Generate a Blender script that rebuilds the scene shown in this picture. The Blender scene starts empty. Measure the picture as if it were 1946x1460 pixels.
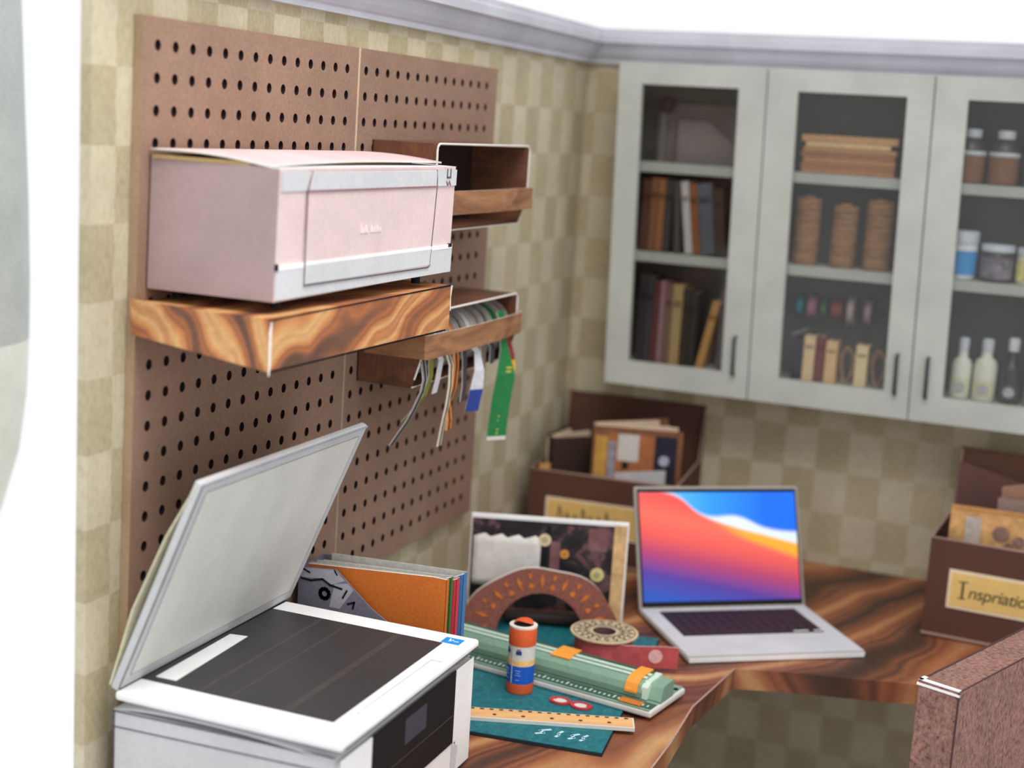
import bpy, bmesh, math, random
from mathutils import Matrix, Vector, Euler
random.seed(7)
scene = bpy.context.scene
COL = scene.collection

# ------------------------------------------------------------------ camera, world, added light, exposure
def rotm(y, p, r):
    return Matrix.Rotation(y, 3, 'Z') @ Matrix.Rotation(p, 3, 'X') @ Matrix.Rotation(r, 3, 'Z')
cam_d = bpy.data.cameras.new('camera'); cam = bpy.data.objects.new('camera', cam_d); COL.objects.link(cam)
cam.matrix_world = Matrix.Translation((0.980, -2.856, 1.569)) @ rotm(.3684, 1.3964, .0622).to_4x4()
cam_d.sensor_fit = 'HORIZONTAL'; cam_d.sensor_width = 36.0; cam_d.lens = 36.0 * 2780 / 1946
cam_d.clip_start = 0.05; cam_d.clip_end = 50
cam_d.dof.use_dof = True; cam_d.dof.focus_distance = 1.92; cam_d.dof.aperture_fstop = 2.3
scene.camera = cam

world = bpy.data.worlds.new('world'); scene.world = world; world.use_nodes = True
bg = world.node_tree.nodes['Background']; bg.inputs[0].default_value = (0.97, 0.985, 1.0, 1); bg.inputs[1].default_value = 1.02

lamp_d = bpy.data.lights.new('added_front_light', 'AREA'); lamp = bpy.data.objects.new('added_front_light', lamp_d); COL.objects.link(lamp)  # unseen area light, added above the front to brighten the foreground
lamp_d.shape = 'SQUARE'; lamp_d.size = 0.9; lamp_d.energy = 13; lamp_d.spread = math.radians(110); lamp_d.color = (1.0, 0.96, 0.90)
lamp.location = (0.85, -1.85, 3.0)
lamp.rotation_euler = (Vector((.2, -1.35, .9)) - lamp.location).to_track_quat('-Z', 'Y').to_euler()

scene.view_settings.view_transform = 'Standard'; scene.view_settings.look = 'None'
scene.view_settings.exposure = 0.0; scene.view_settings.gamma = 1.0
scene.view_settings.use_curve_mapping = False

# ------------------------------------------------------------------ materials
def lin(c):
    return tuple(((v / 255) / 12.92 if v / 255 <= .04045 else ((v / 255 + .055) / 1.055) ** 2.4) for v in c) + (1.0,)
MATS = {}
def base(name, rough=.8, spec=.25):
    m = bpy.data.materials.new(name); m.use_nodes = True
    nt = m.node_tree; b = nt.nodes['Principled BSDF']
    b.inputs['Roughness'].default_value = rough; b.inputs['Specular IOR Level'].default_value = spec
    MATS[name] = m
    return m, nt, b
def coords(nt, scale=(1, 1, 1), rot=(0, 0, 0), loc=(0, 0, 0)):
    tc = nt.nodes.new('ShaderNodeTexCoord'); mp = nt.nodes.new('ShaderNodeMapping')
    nt.links.new(tc.outputs['Object'], mp.inputs[0])
    mp.inputs['Scale'].default_value = scale; mp.inputs['Rotation'].default_value = rot; mp.inputs['Location'].default_value = loc
    return mp.outputs[0]
def noise(nt, vec, scale, detail=3, rough=.6, dist=0):
    n = nt.nodes.new('ShaderNodeTexNoise'); n.inputs['Scale'].default_value = scale; n.inputs['Detail'].default_value = detail
    n.inputs['Roughness'].default_value = rough; n.inputs['Distortion'].default_value = dist
    nt.links.new(vec, n.inputs['Vector']); return n.outputs['Fac']
def ramp(nt, fac, stops, interp='LINEAR'):
    r = nt.nodes.new('ShaderNodeValToRGB'); r.color_ramp.interpolation = interp
    e = r.color_ramp.elements
    while len(e) < len(stops): e.new(0.5)
    for i, (p, c) in enumerate(stops): e[i].position = p; e[i].color = c
    nt.links.new(fac, r.inputs[0]); return r.outputs[0]
def mix(nt, fac, a, b, mode='MIX'):
    m = nt.nodes.new('ShaderNodeMix'); m.data_type = 'RGBA'; m.blend_type = mode
    for s, v in ((0, fac), (6, a), (7, b)):
        if hasattr(v, 'is_linked') or isinstance(v, bpy.types.NodeSocket): nt.links.new(v, m.inputs[s])
        else: m.inputs[s].default_value = v
    return m.outputs[2]
def bump(nt, b, fac, strength=.15, dist=.002):
    n = nt.nodes.new('ShaderNodeBump'); n.inputs['Strength'].default_value = strength; n.inputs['Distance'].default_value = dist
    nt.links.new(fac, n.inputs['Height']); nt.links.new(n.outputs[0], b.inputs['Normal'])
def sc(c, k): return tuple(min(255, max(0, v * k)) for v in c)
def paper(name, col, rough=.8, var=.07, scale=160, bmp=.12, spec=.2):
    if name in MATS: return MATS[name]
    m, nt, b = base(name, rough, spec); v = coords(nt)
    f = noise(nt, v, scale, 4, .7)
    c = ramp(nt, f, [(.3, lin(sc(col, 1 - var))), (.7, lin(sc(col, 1 + var)))])
    f2 = noise(nt, v, 9, 2)
    c2 = ramp(nt, f2, [(.35, (.93, .93, .93, 1)), (.65, (1.05, 1.05, 1.05, 1))])
    nt.links.new(mix(nt, 1.0, c, c2, 'MULTIPLY'), b.inputs['Base Color'])
    if bmp: bump(nt, b, f, bmp, .0015)
    return m
def wood(name, stops, freq=9, stretch=(1, 1, 1), rot=(0, 0, 0), dist=1.4, rough=.5, grain=(300, 14, 300), loc=(0, 0, 0), fine=.28):
    m, nt, b = base(name, rough, .35)
    v = coords(nt, stretch, rot, loc)
    f = noise(nt, v, freq, 2.5, .5, dist)
    c = ramp(nt, f, [(p, lin(k)) for p, k in stops])
    return grained(m, nt, b, c, grain, rot, fine)
def grained(m, nt, b, c, grain, rot, fine):
    v2 = coords(nt, grain, rot)
    g = noise(nt, v2, 1.0, 4, .7, .3)
    gc = ramp(nt, g, [(.3, (1 - fine, 1 - fine, 1 - fine, 1)), (.7, (1 + fine * .5, 1 + fine * .5, 1 + fine * .5, 1))])
    nt.links.new(mix(nt, 1.0, c, gc, 'MULTIPLY'), b.inputs['Base Color'])
    bump(nt, b, g, .1, .001)
    return m
def zebra(name, stops, scale, dist, dscale, rot, stretch=(1, 1, 1), rough=.5, grain=(140, 30, 140), fine=.16, loc=(0, 0, 0)):
    """zebra-wood figure: broad bands bent by slow turbulence"""
    m, nt, b = base(name, rough, .3)
    v = coords(nt, stretch, rot, loc)
    w = nt.nodes.new('ShaderNodeTexWave'); w.wave_type = 'BANDS'; w.bands_direction = 'X'; w.wave_profile = 'SIN'
    w.inputs['Scale'].default_value = scale; w.inputs['Distortion'].default_value = dist; w.inputs['Detail'].default_value = 2.2
    w.inputs['Detail Scale'].default_value = dscale; w.inputs['Detail Roughness'].default_value = .5
    nt.links.new(v, w.inputs['Vector'])
    slow = noise(nt, v, scale * .55, 2, .5, .6)
    mx = nt.nodes.new('ShaderNodeMath'); mx.operation = 'MULTIPLY_ADD'; nt.links.new(w.outputs['Fac'], mx.inputs[0]); mx.inputs[1].default_value = .62
    ad = nt.nodes.new('ShaderNodeMath'); ad.operation = 'MULTIPLY'; nt.links.new(slow, ad.inputs[0]); ad.inputs[1].default_value = .40
    nt.links.new(ad.outputs[0], mx.inputs[2])
    c = ramp(nt, mx.outputs[0], [(p, lin(k)) for p, k in stops])
    return grained(m, nt, b, c, grain, rot, fine)

def wallpaper(name, axis, off):
    m, nt, b = base(name, .85, .15)
    tc = nt.nodes.new('ShaderNodeTexCoord'); sx = nt.nodes.new('ShaderNodeSeparateXYZ'); nt.links.new(tc.outputs['Object'], sx.inputs[0])
    nz = noise(nt, tc.outputs['Object'], 45, 2)
    def mth(op, a, bb):
        n = nt.nodes.new('ShaderNodeMath'); n.operation = op
        for i, v in enumerate((a, bb)):
            if isinstance(v, bpy.types.NodeSocket): nt.links.new(v, n.inputs[i])
            else: n.inputs[i].default_value = v
        return n.outputs[0]
    wob = mth('MULTIPLY', mth('SUBTRACT', nz, .5), .16)
    u = mth('ADD', mth('DIVIDE', mth('SUBTRACT', sx.outputs[axis], off), .0637), wob)
    w = mth('DIVIDE', mth('SUBTRACT', sx.outputs['Z'], 1.6055), .0835)
    cb = nt.nodes.new('ShaderNodeCombineXYZ'); nt.links.new(u, cb.inputs[0]); nt.links.new(w, cb.inputs[1]); cb.inputs[2].default_value = .5
    ch = nt.nodes.new('ShaderNodeTexChecker'); ch.inputs['Scale'].default_value = 1.0
    ch.inputs[1].default_value = (1, 1, 1, 1); ch.inputs[2].default_value = (0, 0, 0, 1)
    nt.links.new(cb.outputs[0], ch.inputs['Vector'])
    # paper squares of two tones, some columns more speckled
    fl = nt.nodes.new('ShaderNodeVectorMath'); fl.operation = 'FLOOR'; nt.links.new(cb.outputs[0], fl.inputs[0])
    wn = nt.nodes.new('ShaderNodeTexWhiteNoise'); nt.links.new(fl.outputs[0], wn.inputs[0])
    sp = noise(nt, coords(nt, (1, 1, .55)), 170, 4, .75)
    lightc = ramp(nt, sp, [(.28, lin((183, 173, 146))), (.55, lin((203, 195, 173)))])
    darkc = ramp(nt, sp, [(.28, lin((168, 156, 126))), (.62, lin((191, 181, 153)))])
    c = mix(nt, ch.outputs['Fac'], darkc, lightc)
    tone = ramp(nt, wn.outputs['Value'], [(0, (.94, .93, .92, 1)), (1, (1.03, 1.02, 1.0, 1))])
    c = mix(nt, 1.0, c, tone, 'MULTIPLY')
    big = ramp(nt, noise(nt, tc.outputs['Object'], 14, 3), [(.35, (.93, .92, .9, 1)), (.65, (1.04, 1.04, 1.03, 1))])
    nt.links.new(mix(nt, 1.0, c, big, 'MULTIPLY'), b.inputs['Base Color'])
    bump(nt, b, sp, .08, .001)
    return m

M_WALL_L = wallpaper('wallpaper_left', 'Y', -1.538)
M_WALL_B = wallpaper('wallpaper_back', 'X', .02)
M_WHITE = paper('white_paper', (214, 213, 208), .8, .02)
M_WHITE2 = paper('bright_white_card', (243, 243, 244), .75, .015)
M_GREYW = paper('grey_white_paper', (198, 198, 200), .8, .025)
M_CROWN = paper('crown_white', (196, 196, 206), .7, .02)
M_EDGE = paper('cut_paper_edge', (232, 226, 218), .85, .03)
M_BLACK = paper('black_ink', (28, 26, 28), .7, .08)
M_INK = paper('grey_ink_line', (92, 88, 100), .8, .1)
M_INKSOFT = paper('pale_ink_line', (160, 160, 164), .8, .06)
M_PEG = paper('pegboard_brown', (150, 121, 104), .75, .075, 230, .1)
M_PEGEDGE = paper('pegboard_edge', (226, 208, 182), .8, .05)
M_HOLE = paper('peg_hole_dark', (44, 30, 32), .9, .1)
M_PINK = paper('pink_card', (226, 203, 202), .8, .03, 210, .16)
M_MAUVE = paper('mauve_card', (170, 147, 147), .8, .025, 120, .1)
M_LGREY = paper('light_grey_card', (208, 210, 214), .75, .03, 230, .16)
M_TAN = paper('tan_card_inside', (176, 148, 100), .85, .04)
M_SHELF = zebra('zebra_wood_shelf', [(.10, (84, 62, 54)), (.20, (122, 84, 66)), (.30, (176, 108, 66)), (.42, (150, 98, 70)), (.50, (190, 122, 76)), (.62, (208, 146, 92)), (.74, (216, 170, 116)), (.82, (186, 122, 78)), (.92, (206, 148, 96))], 5.4, 8.5, 1.15, (.5, .35, .55), (1, .7, .9), .6)
M_DESK = zebra('dark_zebra_wood_desk', [(.08, (48, 34, 33)), (.20, (84, 56, 46)), (.30, (126, 76, 54)), (.40, (92, 58, 46)), (.50, (146, 90, 62)), (.62, (128, 76, 54)), (.74, (164, 104, 70)), (.86, (206, 162, 112)), (.92, (140, 86, 58))], 2.4, 10.0, 1.0, (0, 0, .6), (1, .7, 1), .45)
M_RACK = wood('walnut_rack', [(.3, (84, 54, 42)), (.5, (124, 80, 58)), (.7, (98, 64, 48))], 10, (1, .5, 3), (0, 0, 0), .6, .55, (240, 240, 30), fine=.3)
M_RAIL = wood('light_walnut_rail', [(.3, (132, 90, 64)), (.5, (172, 124, 88)), (.7, (144, 98, 70))], 12, (1, .5, 3), (0, 0, 0), .8, .55, (240, 30, 240), fine=.22)
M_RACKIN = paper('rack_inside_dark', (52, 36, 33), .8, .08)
M_CAB = paper('cabinet_cream', (184, 186, 180), .7, .02)
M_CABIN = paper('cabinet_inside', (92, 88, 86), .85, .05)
M_HANDLE = paper('dark_handle', (44, 50, 54), .5, .05, spec=.5)
M_BOX = paper('chocolate_box', (94, 64, 54), .8, .06)
M_BOXEDGE = paper('box_rim', (156, 128, 114), .8, .05)
M_LABEL = paper('yellow_label', (232, 196, 122), .8, .03)
M_LABELB = paper('label_border', (236, 218, 188), .8, .03)
M_KRAFT = paper('kraft_paper', (206, 156, 100), .85, .07)
M_CREAM = paper('cream_pages', (208, 184, 162), .85, .05)
M_MAT = None
M_DESKEDGE = paper('desk_rim_wear', (178, 146, 134), .7, .08)
M_ALU = paper('laptop_silver', (208, 210, 217), .5, .012, spec=.4)
M_ALUD = paper('laptop_edge', (168, 160, 154), .6, .05)
M_KEY = paper('laptop_keys', (58, 46, 54), .6, .06)

def glass_mat():
    m = bpy.data.materials.new('clear_glass'); m.use_nodes = True; nt = m.node_tree; nt.nodes.clear()
    o = nt.nodes.new('ShaderNodeOutputMaterial'); t = nt.nodes.new('ShaderNodeBsdfTransparent'); g = nt.nodes.new('ShaderNodeBsdfGlossy'); x = nt.nodes.new('ShaderNodeMixShader')
    t.inputs[0].default_value = (.9, .91, .9, 1); g.inputs['Roughness'].default_value = .08; x.inputs[0].default_value = .035
    nt.links.new(t.outputs[0], x.inputs[1]); nt.links.new(g.outputs[0], x.inputs[2]); nt.links.new(x.outputs[0], o.inputs[0])
    return m
M_GLASS = glass_mat()

# ------------------------------------------------------------------ mesh builder
class MB:
    def __init__(s): s.v = []; s.f = []; s.m = []; s.sm = []
    def add(s, vs, fs, m=0, smooth=False, T=None):
        o = len(s.v); s.v += [tuple(T @ Vector(p)) if T else tuple(p) for p in vs]
        for f in fs: s.f.append(tuple(o + i for i in f)); s.m.append(m); s.sm.append(smooth)
        return s
    def box(s, x0, x1, y0, y1, z0, z1, m=0, T=None):
        vs = [(x, y, z) for z in (z0, z1) for y in (y0, y1) for x in (x0, x1)]
        return s.add(vs, [(0, 2, 3, 1), (4, 5, 7, 6), (0, 1, 5, 4), (2, 6, 7, 3), (0, 4, 6, 2), (1, 3, 7, 5)], m, False, T)
    def prism(s, pts, d, m=0, T=None, mside=None, smooth=False):
        n = len(pts); d = Vector(d); vs = [Vector(p) for p in pts] + [Vector(p) + d for p in pts]
        s.add(vs, [tuple(range(n))[::-1], tuple(range(n, 2 * n))], m, False, T)
        s.add(vs, [(i, (i + 1) % n, n + (i + 1) % n, n + i) for i in range(n)], m if mside is None else mside, smooth, T)
        return s
    def lathe(s, prof, n=24, c=(0, 0, 0), m=0, T=None, smooth=True, cap=True):
        vs = []; k = len(prof)
        for i in range(n):
            a = 2 * math.pi * i / n
            for r, z in prof: vs.append((c[0] + r * math.cos(a), c[1] + r * math.sin(a), c[2] + z))
        fs = []
        for i in range(n):
            j = (i + 1) % n
            for q in range(k - 1): fs.append((i * k + q, j * k + q, j * k + q + 1, i * k + q + 1))
        s.add(vs, fs, m, smooth, T)
        if cap:
            if prof[0][0] > 1e-6: s.add([vs[i * k] for i in range(n)], [tuple(range(n))[::-1]], m, False, T)
            if prof[-1][0] > 1e-6: s.add([vs[i * k + k - 1] for i in range(n)], [tuple(range(n))], m, False, T)
        return s
    def ring(s, prof, n=32, m=0, T=None, smooth=False):
        """closed profile revolved about z"""
        vs = []; k = len(prof)
        for i in range(n):
            a = 2 * math.pi * i / n
            for r, z in prof: vs.append((r * math.cos(a), r * math.sin(a), z))
        fs = [(i * k + q, ((i + 1) % n) * k + q, ((i + 1) % n) * k + (q + 1) % k, i * k + (q + 1) % k) for i in range(n) for q in range(k)]
        return s.add(vs, fs, m, smooth, T)
    def tube(s, path, r, n=8, m=0, T=None):
        P = [Vector(p) for p in path]; vs = []
        for i, p in enumerate(P):
            t = (P[min(i + 1, len(P) - 1)] - P[max(i - 1, 0)]).normalized()
            up = Vector((0, 0, 1)) if abs(t.z) < .9 else Vector((1, 0, 0))
            a = t.cross(up).normalized(); b = t.cross(a)
            for k in range(n):
                q = 2 * math.pi * k / n; vs.append(p + a * math.cos(q) * r + b * math.sin(q) * r)
        L = len(P)
        fs = [(i * n + k, i * n + (k + 1) % n, (i + 1) * n + (k + 1) % n, (i + 1) * n + k) for i in range(L - 1) for k in range(n)]
        s.add(vs, fs, m, True, T)
        s.add(vs, [tuple(range(n))[::-1], tuple(range((L - 1) * n, L * n))], m, False, T)
        return s
    def strip(s, path, w, th=.0012, m=0, T=None, medge=None):
        """a band of paper: path of points, swept along vector w, with thickness"""
        P = [Vector(p) for p in path]; L = len(P); vs = []
        ws = [Vector(q) for q in w] if isinstance(w, list) else [Vector(w)] * L
        for i, p in enumerate(P):
            t = (P[min(i + 1, L - 1)] - P[max(i - 1, 0)]).normalized(); w = ws[i]; n = t.cross(w).normalized() * th * .5
            vs += [p - n, p + n, p + w + n, p + w - n]
        me = m if medge is None else medge
        for i in range(L - 1):
            a, b = i * 4, i * 4 + 4
            s.add([vs[j] for j in range(a, a + 8)], [(1, 2, 6, 5), (3, 0, 4, 7)], m, True, T)
            s.add([vs[j] for j in range(a, a + 8)], [(0, 1, 5, 4), (2, 3, 7, 6)], me, False, T)
        s.add(vs[:4], [(0, 3, 2, 1)], me, False, T); s.add(vs[-4:], [(0, 1, 2, 3)], me, False, T)
        return s
    def disc(s, c, r, u, w, m=0, n=20, T=None, d=.0008):
        """thin round plate: centre c, axes u,w"""
        c, u, w = Vector(c), Vector(u).normalized(), Vector(w).normalized(); nn = u.cross(w)
        pts = [c + u * r * math.cos(2 * math.pi * i / n) + w * r * math.sin(2 * math.pi * i / n) for i in range(n)]
        return s.prism(pts, nn * d, m, T)
    def stroke(s, pts, wd, nrm, m=0, d=.0006, T=None):
        """printed line: polyline of flat thin bars lying on a plane with normal nrm"""
        nrm = Vector(nrm).normalized()
        for a, b in zip(pts[:-1], pts[1:]):
            a, b = Vector(a), Vector(b); t = (b - a)
            if t.length < 1e-6: continue
            k = t.normalized().cross(nrm) * wd * .5; e = t.normalized() * wd * .3
            s.prism([a - k - e, b - k + e, b + k + e, a + k - e], nrm * d, m, T)
        return s
    def build(s, name, mats, parent=None, bevel=0, seg=2):
        me = bpy.data.meshes.new(name); me.from_pydata(s.v, [], s.f)
        mats = mats if isinstance(mats, (list, tuple)) else [mats]
        for m in mats: me.materials.append(m)
        me.polygons.foreach_set('material_index', s.m); me.polygons.foreach_set('use_smooth', s.sm); me.update()
        bm = bmesh.new(); bm.from_mesh(me); bmesh.ops.recalc_face_normals(bm, faces=bm.faces); bm.to_mesh(me); bm.free()
        o = bpy.data.objects.new(name, me); COL.objects.link(o)
        if parent: o.parent = parent
        if bevel:
            b = o.modifiers.new('bevel', 'BEVEL'); b.width = bevel; b.segments = seg; b.limit_method = 'ANGLE'; b.angle_limit = math.radians(40)
        return o
def tag(o, label, cat, group=None):
    o['label'] = label; o['category'] = cat
    if group: o['group'] = group
    return o
def thing(name, label, cat, loc=(0, 0, 0), rotz=0, group=None, rot=None):
    o = bpy.data.objects.new(name, None); COL.objects.link(o); o.empty_display_size = .02
    o.location = loc; o.rotation_euler = rot if rot else (0, 0, rotz)
    return tag(o, label, cat, group)
def struct(o): o['kind'] = 'structure'; return o
def lettering(text, size, parent, mat, T, name='lettering', shear=0, ext=.0004, spacing=1.0):
    c = bpy.data.curves.new('txt', 'FONT'); c.body = text; c.size = size; c.shear = shear; c.extrude = ext; c.space_character = spacing
    o = bpy.data.objects.new('txt', c); COL.objects.link(o)
    dg = bpy.context.evaluated_depsgraph_get(); dg.update()
    me = bpy.data.meshes.new_from_object(o.evaluated_get(dg)); bpy.data.objects.remove(o); bpy.data.curves.remove(c)
    me.name = name; me.transform(T); me.materials.clear(); me.materials.append(mat)
    n = bpy.data.objects.new(name, me); COL.objects.link(n); n.parent = parent
    return n
def wx(x, z): return x - .025 * (z - 1.4)        # the paper cabinets stand slightly out of plumb
R = math.radians

# ------------------------------------------------------------------ the setting
struct(MB().box(-.014, 0, -1.580, .014, 0, 1.765).build('wall_left', M_WALL_L))
struct(MB().box(-.014, 1.75, 0, .014, 0, 1.765).build('wall_back', M_WALL_B))
M_FLOOR = wood('floor_boards', [(.3, (78, 56, 42)), (.6, (98, 70, 52)), (.8, (72, 50, 38))], 3, (1, .2, 1), (0, 0, 0), .8, .5)
struct(MB().box(-.014, 1.75, -1.75, .014, -.02, 0).build('floor', M_FLOOR))
# crown moulding: coved profile (d = out from the wall, z)
prof = [(0, 1.703), (.012, 1.703), (.012, 1.711), (.016, 1.714), (.022, 1.722), (.030, 1.738), (.034, 1.741), (.040, 1.742), (.040, 1.757), (.036, 1.760), (.036, 1.769), (0, 1.769)]
n = len(prof)
a = MB(); vs = [(d, -1.580, z) for d, z in prof] + [(d, -d, z) for d, z in prof]
a.add(vs, [(i, (i + 1) % n, n + (i + 1) % n, n + i) for i in range(n)] + [tuple(range(n))])
struct(a.build('trim_1', M_CROWN))
a = MB(); vs = [(d, -d, z) for d, z in prof] + [(1.75, -d, z) for d, z in prof]
a.add(vs, [(i, (i + 1) % n, n + (i + 1) % n, n + i) for i in range(n)] + [tuple(range(n, 2 * n))])
struct(a.build('trim_2', M_CROWN))

# pale rounded thing of unknown kind, far left behind the wall; jar shape assumed
t = thing('pale_form', 'pale grey rounded out-of-focus form at the far left edge of the photo', 'jar', (-.886, -.9, .55))
M_FORM = paper('pale_grey_form', (236, 240, 238), .5, .03)
M_FORM2 = paper('mid_grey_form', (192, 199, 201), .5, .05)
MB().lathe([(.0, 0), (.05, 0), (.07, .03), (.11, .2), (.145, .30), (.172, .40), (.184, .50), (.188, .60)], 40).build('base', M_FORM, t)
MB().lathe([(.188, .60), (.189, .70), (.186, .85), (.180, 1.0), (.174, 1.17), (.165, 1.3), (.12, 1.4), (.08, 1.44)], 40).build('body', M_FORM2, t)
MB().lathe([(.085, 1.435), (.09, 1.44), (.09, 1.47), (.085, 1.475)], 40).build('rim', M_FORM, t)

# ------------------------------------------------------------------ desk
t = thing('corner_desk', 'L-shaped corner desk in dark swirling zebra-grain wood', 'desk', (0, 0, 0))
MB().prism([(.001, -1.60, .716), (.525, -1.60, .716), (.528, -1.0, .716), (.522, -.86, .716), (.541, -.672, .716), (.001, -.60, .716)], (0, 0, .034)).build('left_top', M_DESK, t, .0015)
MB().prism([(.001, -.60, .716), (.541, -.672, .716), (.63, -.640, .716), (.83, -.584, .716), (1.70, -.56, .716), (1.70, -.001, .716), (.001, -.001, .716)], (0, 0, .0335)).build('back_top', M_DESK, t, .0015)
MB().strip([(.525, -1.60, .7502), (.528, -1.0, .7502), (.522, -.86, .7502), (.541, -.672, .7502)], (.0025, 0, 0), .0012).build('worn_edge', M_DESKEDGE, t)
for x, y in ((.05, -1.55), (.46, -1.55), (.05, -.06), (1.64, -.06), (1.64, -.5)):
    MB().box(x - .022, x + .022, y - .022, y + .022, 0, .716).build('leg', M_DESK, t, .002)

# ------------------------------------------------------------------ pegboards
def pegboard(y0, y1, hy, label, th=.012, edge=None):
    r, pz, py = .0061, .0353, .0336
    cols, rows = 14, 21; z0, z1 = .891, 1.662; hz0 = 1.632 - 20 * pz
    t = MB(); D = .0045
    def lz(p): return (p[0], p[1] + .027 * (p[2] - 1.662) * .6, p[2])      # card hangs a touch out of square
    ys = hy - py / 2; ye = hy + py * (cols - .5); zs = hz0 - pz / 2; ze = hz0 + pz * (rows - .5)
    T = lambda v: [lz(p) for p in v]
    N = 12
    for i in range(cols):
        for j in range(rows):
            cy, cz = hy + i * py, hz0 + j * pz
            sq = []; ci = []; cb = []
            for k in range(N):
                q = 2 * math.pi * (k + .5) / N; dy, dz = math.cos(q), math.sin(q)
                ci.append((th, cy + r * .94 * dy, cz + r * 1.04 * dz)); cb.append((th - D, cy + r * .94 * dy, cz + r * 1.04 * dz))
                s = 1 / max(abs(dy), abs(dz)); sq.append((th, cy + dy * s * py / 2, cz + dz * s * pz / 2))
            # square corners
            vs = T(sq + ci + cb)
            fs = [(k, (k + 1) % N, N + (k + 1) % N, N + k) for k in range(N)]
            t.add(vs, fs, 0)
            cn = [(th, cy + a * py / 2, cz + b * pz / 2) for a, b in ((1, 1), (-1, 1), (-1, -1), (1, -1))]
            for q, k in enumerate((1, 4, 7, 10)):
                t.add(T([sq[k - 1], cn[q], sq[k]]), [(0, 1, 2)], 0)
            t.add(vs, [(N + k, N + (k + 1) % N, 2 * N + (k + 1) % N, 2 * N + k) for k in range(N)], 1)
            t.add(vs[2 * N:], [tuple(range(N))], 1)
    for a, b, c, d in ((y0, y1, z0, zs), (y0, y1, ze, z1), (y0, ys, zs, ze), (ye, y1, zs, ze)):
        t.add(T([(th, a, c), (th, b, c), (th, b, d), (th, a, d)]), [(0, 1, 2, 3)], 0)
    A = T([(x, y, z) for x in (.0005, th) for y, z in ((y0, z0), (y1, z0), (y1, z1), (y0, z1))])
    t.add(A, [(0, 1, 5, 4), (1, 2, 6, 5), (2, 3, 7, 6), (3, 0, 4, 7)], 2); t.add(A, [(3, 2, 1, 0)], 0)
    me = bpy.data.meshes.new('pegboard'); me.from_pydata(t.v, [], t.f)
    for m in (M_PEG, M_HOLE, edge or M_PEGEDGE): me.materials.append(m)
    me.polygons.foreach_set('material_index', t.m); me.update()
    o = bpy.data.objects.new('pegboard', me); COL.objects.link(o)
    return tag(o, label, 'pegboard', 'pegboard panels on the left wall')
pegboard(-1.509, -1.0125, -1.4815, 'brown pegboard panel behind the pink machine and open printer lid', .012, paper('pegboard_side', (168, 142, 116), .8, .05))
pegboard(-1.0123, -.512, -.994, 'brown pegboard panel behind the two wooden ribbon racks', .0145)

# ------------------------------------------------------------------ wooden wall shelf
t = thing('wall_shelf', 'floating shelf in orange zebra-grain wood under the pink machine', 'shelf', (.0125, -1.52, 1.297))
W, L = .173, .470
MB().box(0, W, 0, L, .0535, .0555).build('top_panel', M_SHELF, t)
MB().add([(W, 0, 0), (W, L, -.004), (W, L, .055), (W, 0, .0535), (W - .0015, 0, 0), (W - .0015, L, -.004), (W - .0015, L, .055), (W - .0015, 0, .0535)], [(0, 1, 2, 3), (4, 7, 6, 5), (0, 4, 5, 1), (3, 2, 6, 7), (0, 3, 7, 4), (1, 5, 6, 2)]).build('front_panel', M_SHELF, t)
MB().add([(0, -.001, .020), (W, -.001, -.002), (W, -.001, .0535), (0, -.006, .060), (0, .0005, .020), (W, .0005, -.002), (W, .0005, .0535), (0, -.0045, .060)], [(0, 1, 2, 3), (4, 7, 6, 5), (0, 4, 5, 1), (3, 2, 6, 7), (0, 3, 7, 4), (1, 5, 6, 2)]).build('end_panel', M_SHELF, t)
MB().prism([(0, L - .0015, .020), (W - .002, L - .0015, -.002), (W - .002, L - .0015, .0535), (0, L - .0015, .0535)], (0, .0015, 0)).build('end_panel', M_SHELF, t)
MB().prism([(.001, .004, .0215), (W - .002, .004, .0005), (W - .002, .004, -.0012), (.001, .004, .0198)], (0, L - .008, 0)).build('bottom_panel', M_SHELF, t)
MB().prism([(W + .0008, .002, .052), (W + .0008, -.0015, .040), (W + .001, -.0015, -.006), (W + .001, .0012, .004)], (.0012, .0004, 0)).build('paper_flap', M_EDGE, t)
MB().prism([(W - .001, L + .0005, .055), (W - .001, L + .006, .054), (W - .006, L + .0075, .018), (W - .001, L + .003, .020)], (.0012, .0006, 0)).build('paper_flap', M_EDGE, t)
MB().stroke([(W, 0, .0537), (W, L, .0552)], .0016, (1, 0, 0), 0).stroke([(W - .003, .01, -.0032), (W - .003, L - .005, -.006)], .002, (1, 0, 0), 0).build('ink_edge', M_BLACK, t)

# ------------------------------------------------------------------ pink die-cutting machine
X0, X1, Y0, Y1, Z0, Z1 = 0, .161, 0, .462, .0125, .155
t = thing('cutting_machine', 'pink and grey boxy cutting machine standing on the zebra-grain shelf', 'machine', (.0150, -1.498, 1.3545))
bo = MB()
bo.add([(X0, Y0, Z0), (X1, Y0, Z0), (X1, Y1, Z0 + .002), (X0, Y1, Z0 + .002), (X0, Y0 + .004, Z1 + .006), (X1 + .003, Y0, Z1), (X1 + .002, Y1 + .002, Z1 + .001), (X0, Y1, Z1 + .004)], [(0, 3, 2, 1), (4, 5, 6, 7)], 1)
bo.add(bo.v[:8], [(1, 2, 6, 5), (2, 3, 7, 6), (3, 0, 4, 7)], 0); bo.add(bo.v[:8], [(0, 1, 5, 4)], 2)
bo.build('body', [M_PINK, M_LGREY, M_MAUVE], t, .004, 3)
F = X1 + .0027
def fx(z): return X1 + .003 * (z - Z0) / (Z1 - Z0) + .0004
def fquad(y0, y1, z0, z1, d=.0010):
    return [(fx(z0), y0, z0), (fx(z0), y1, z0), (fx(z1), y1, z1), (fx(z1), y0, z1)], (d, 0, 0)
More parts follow.
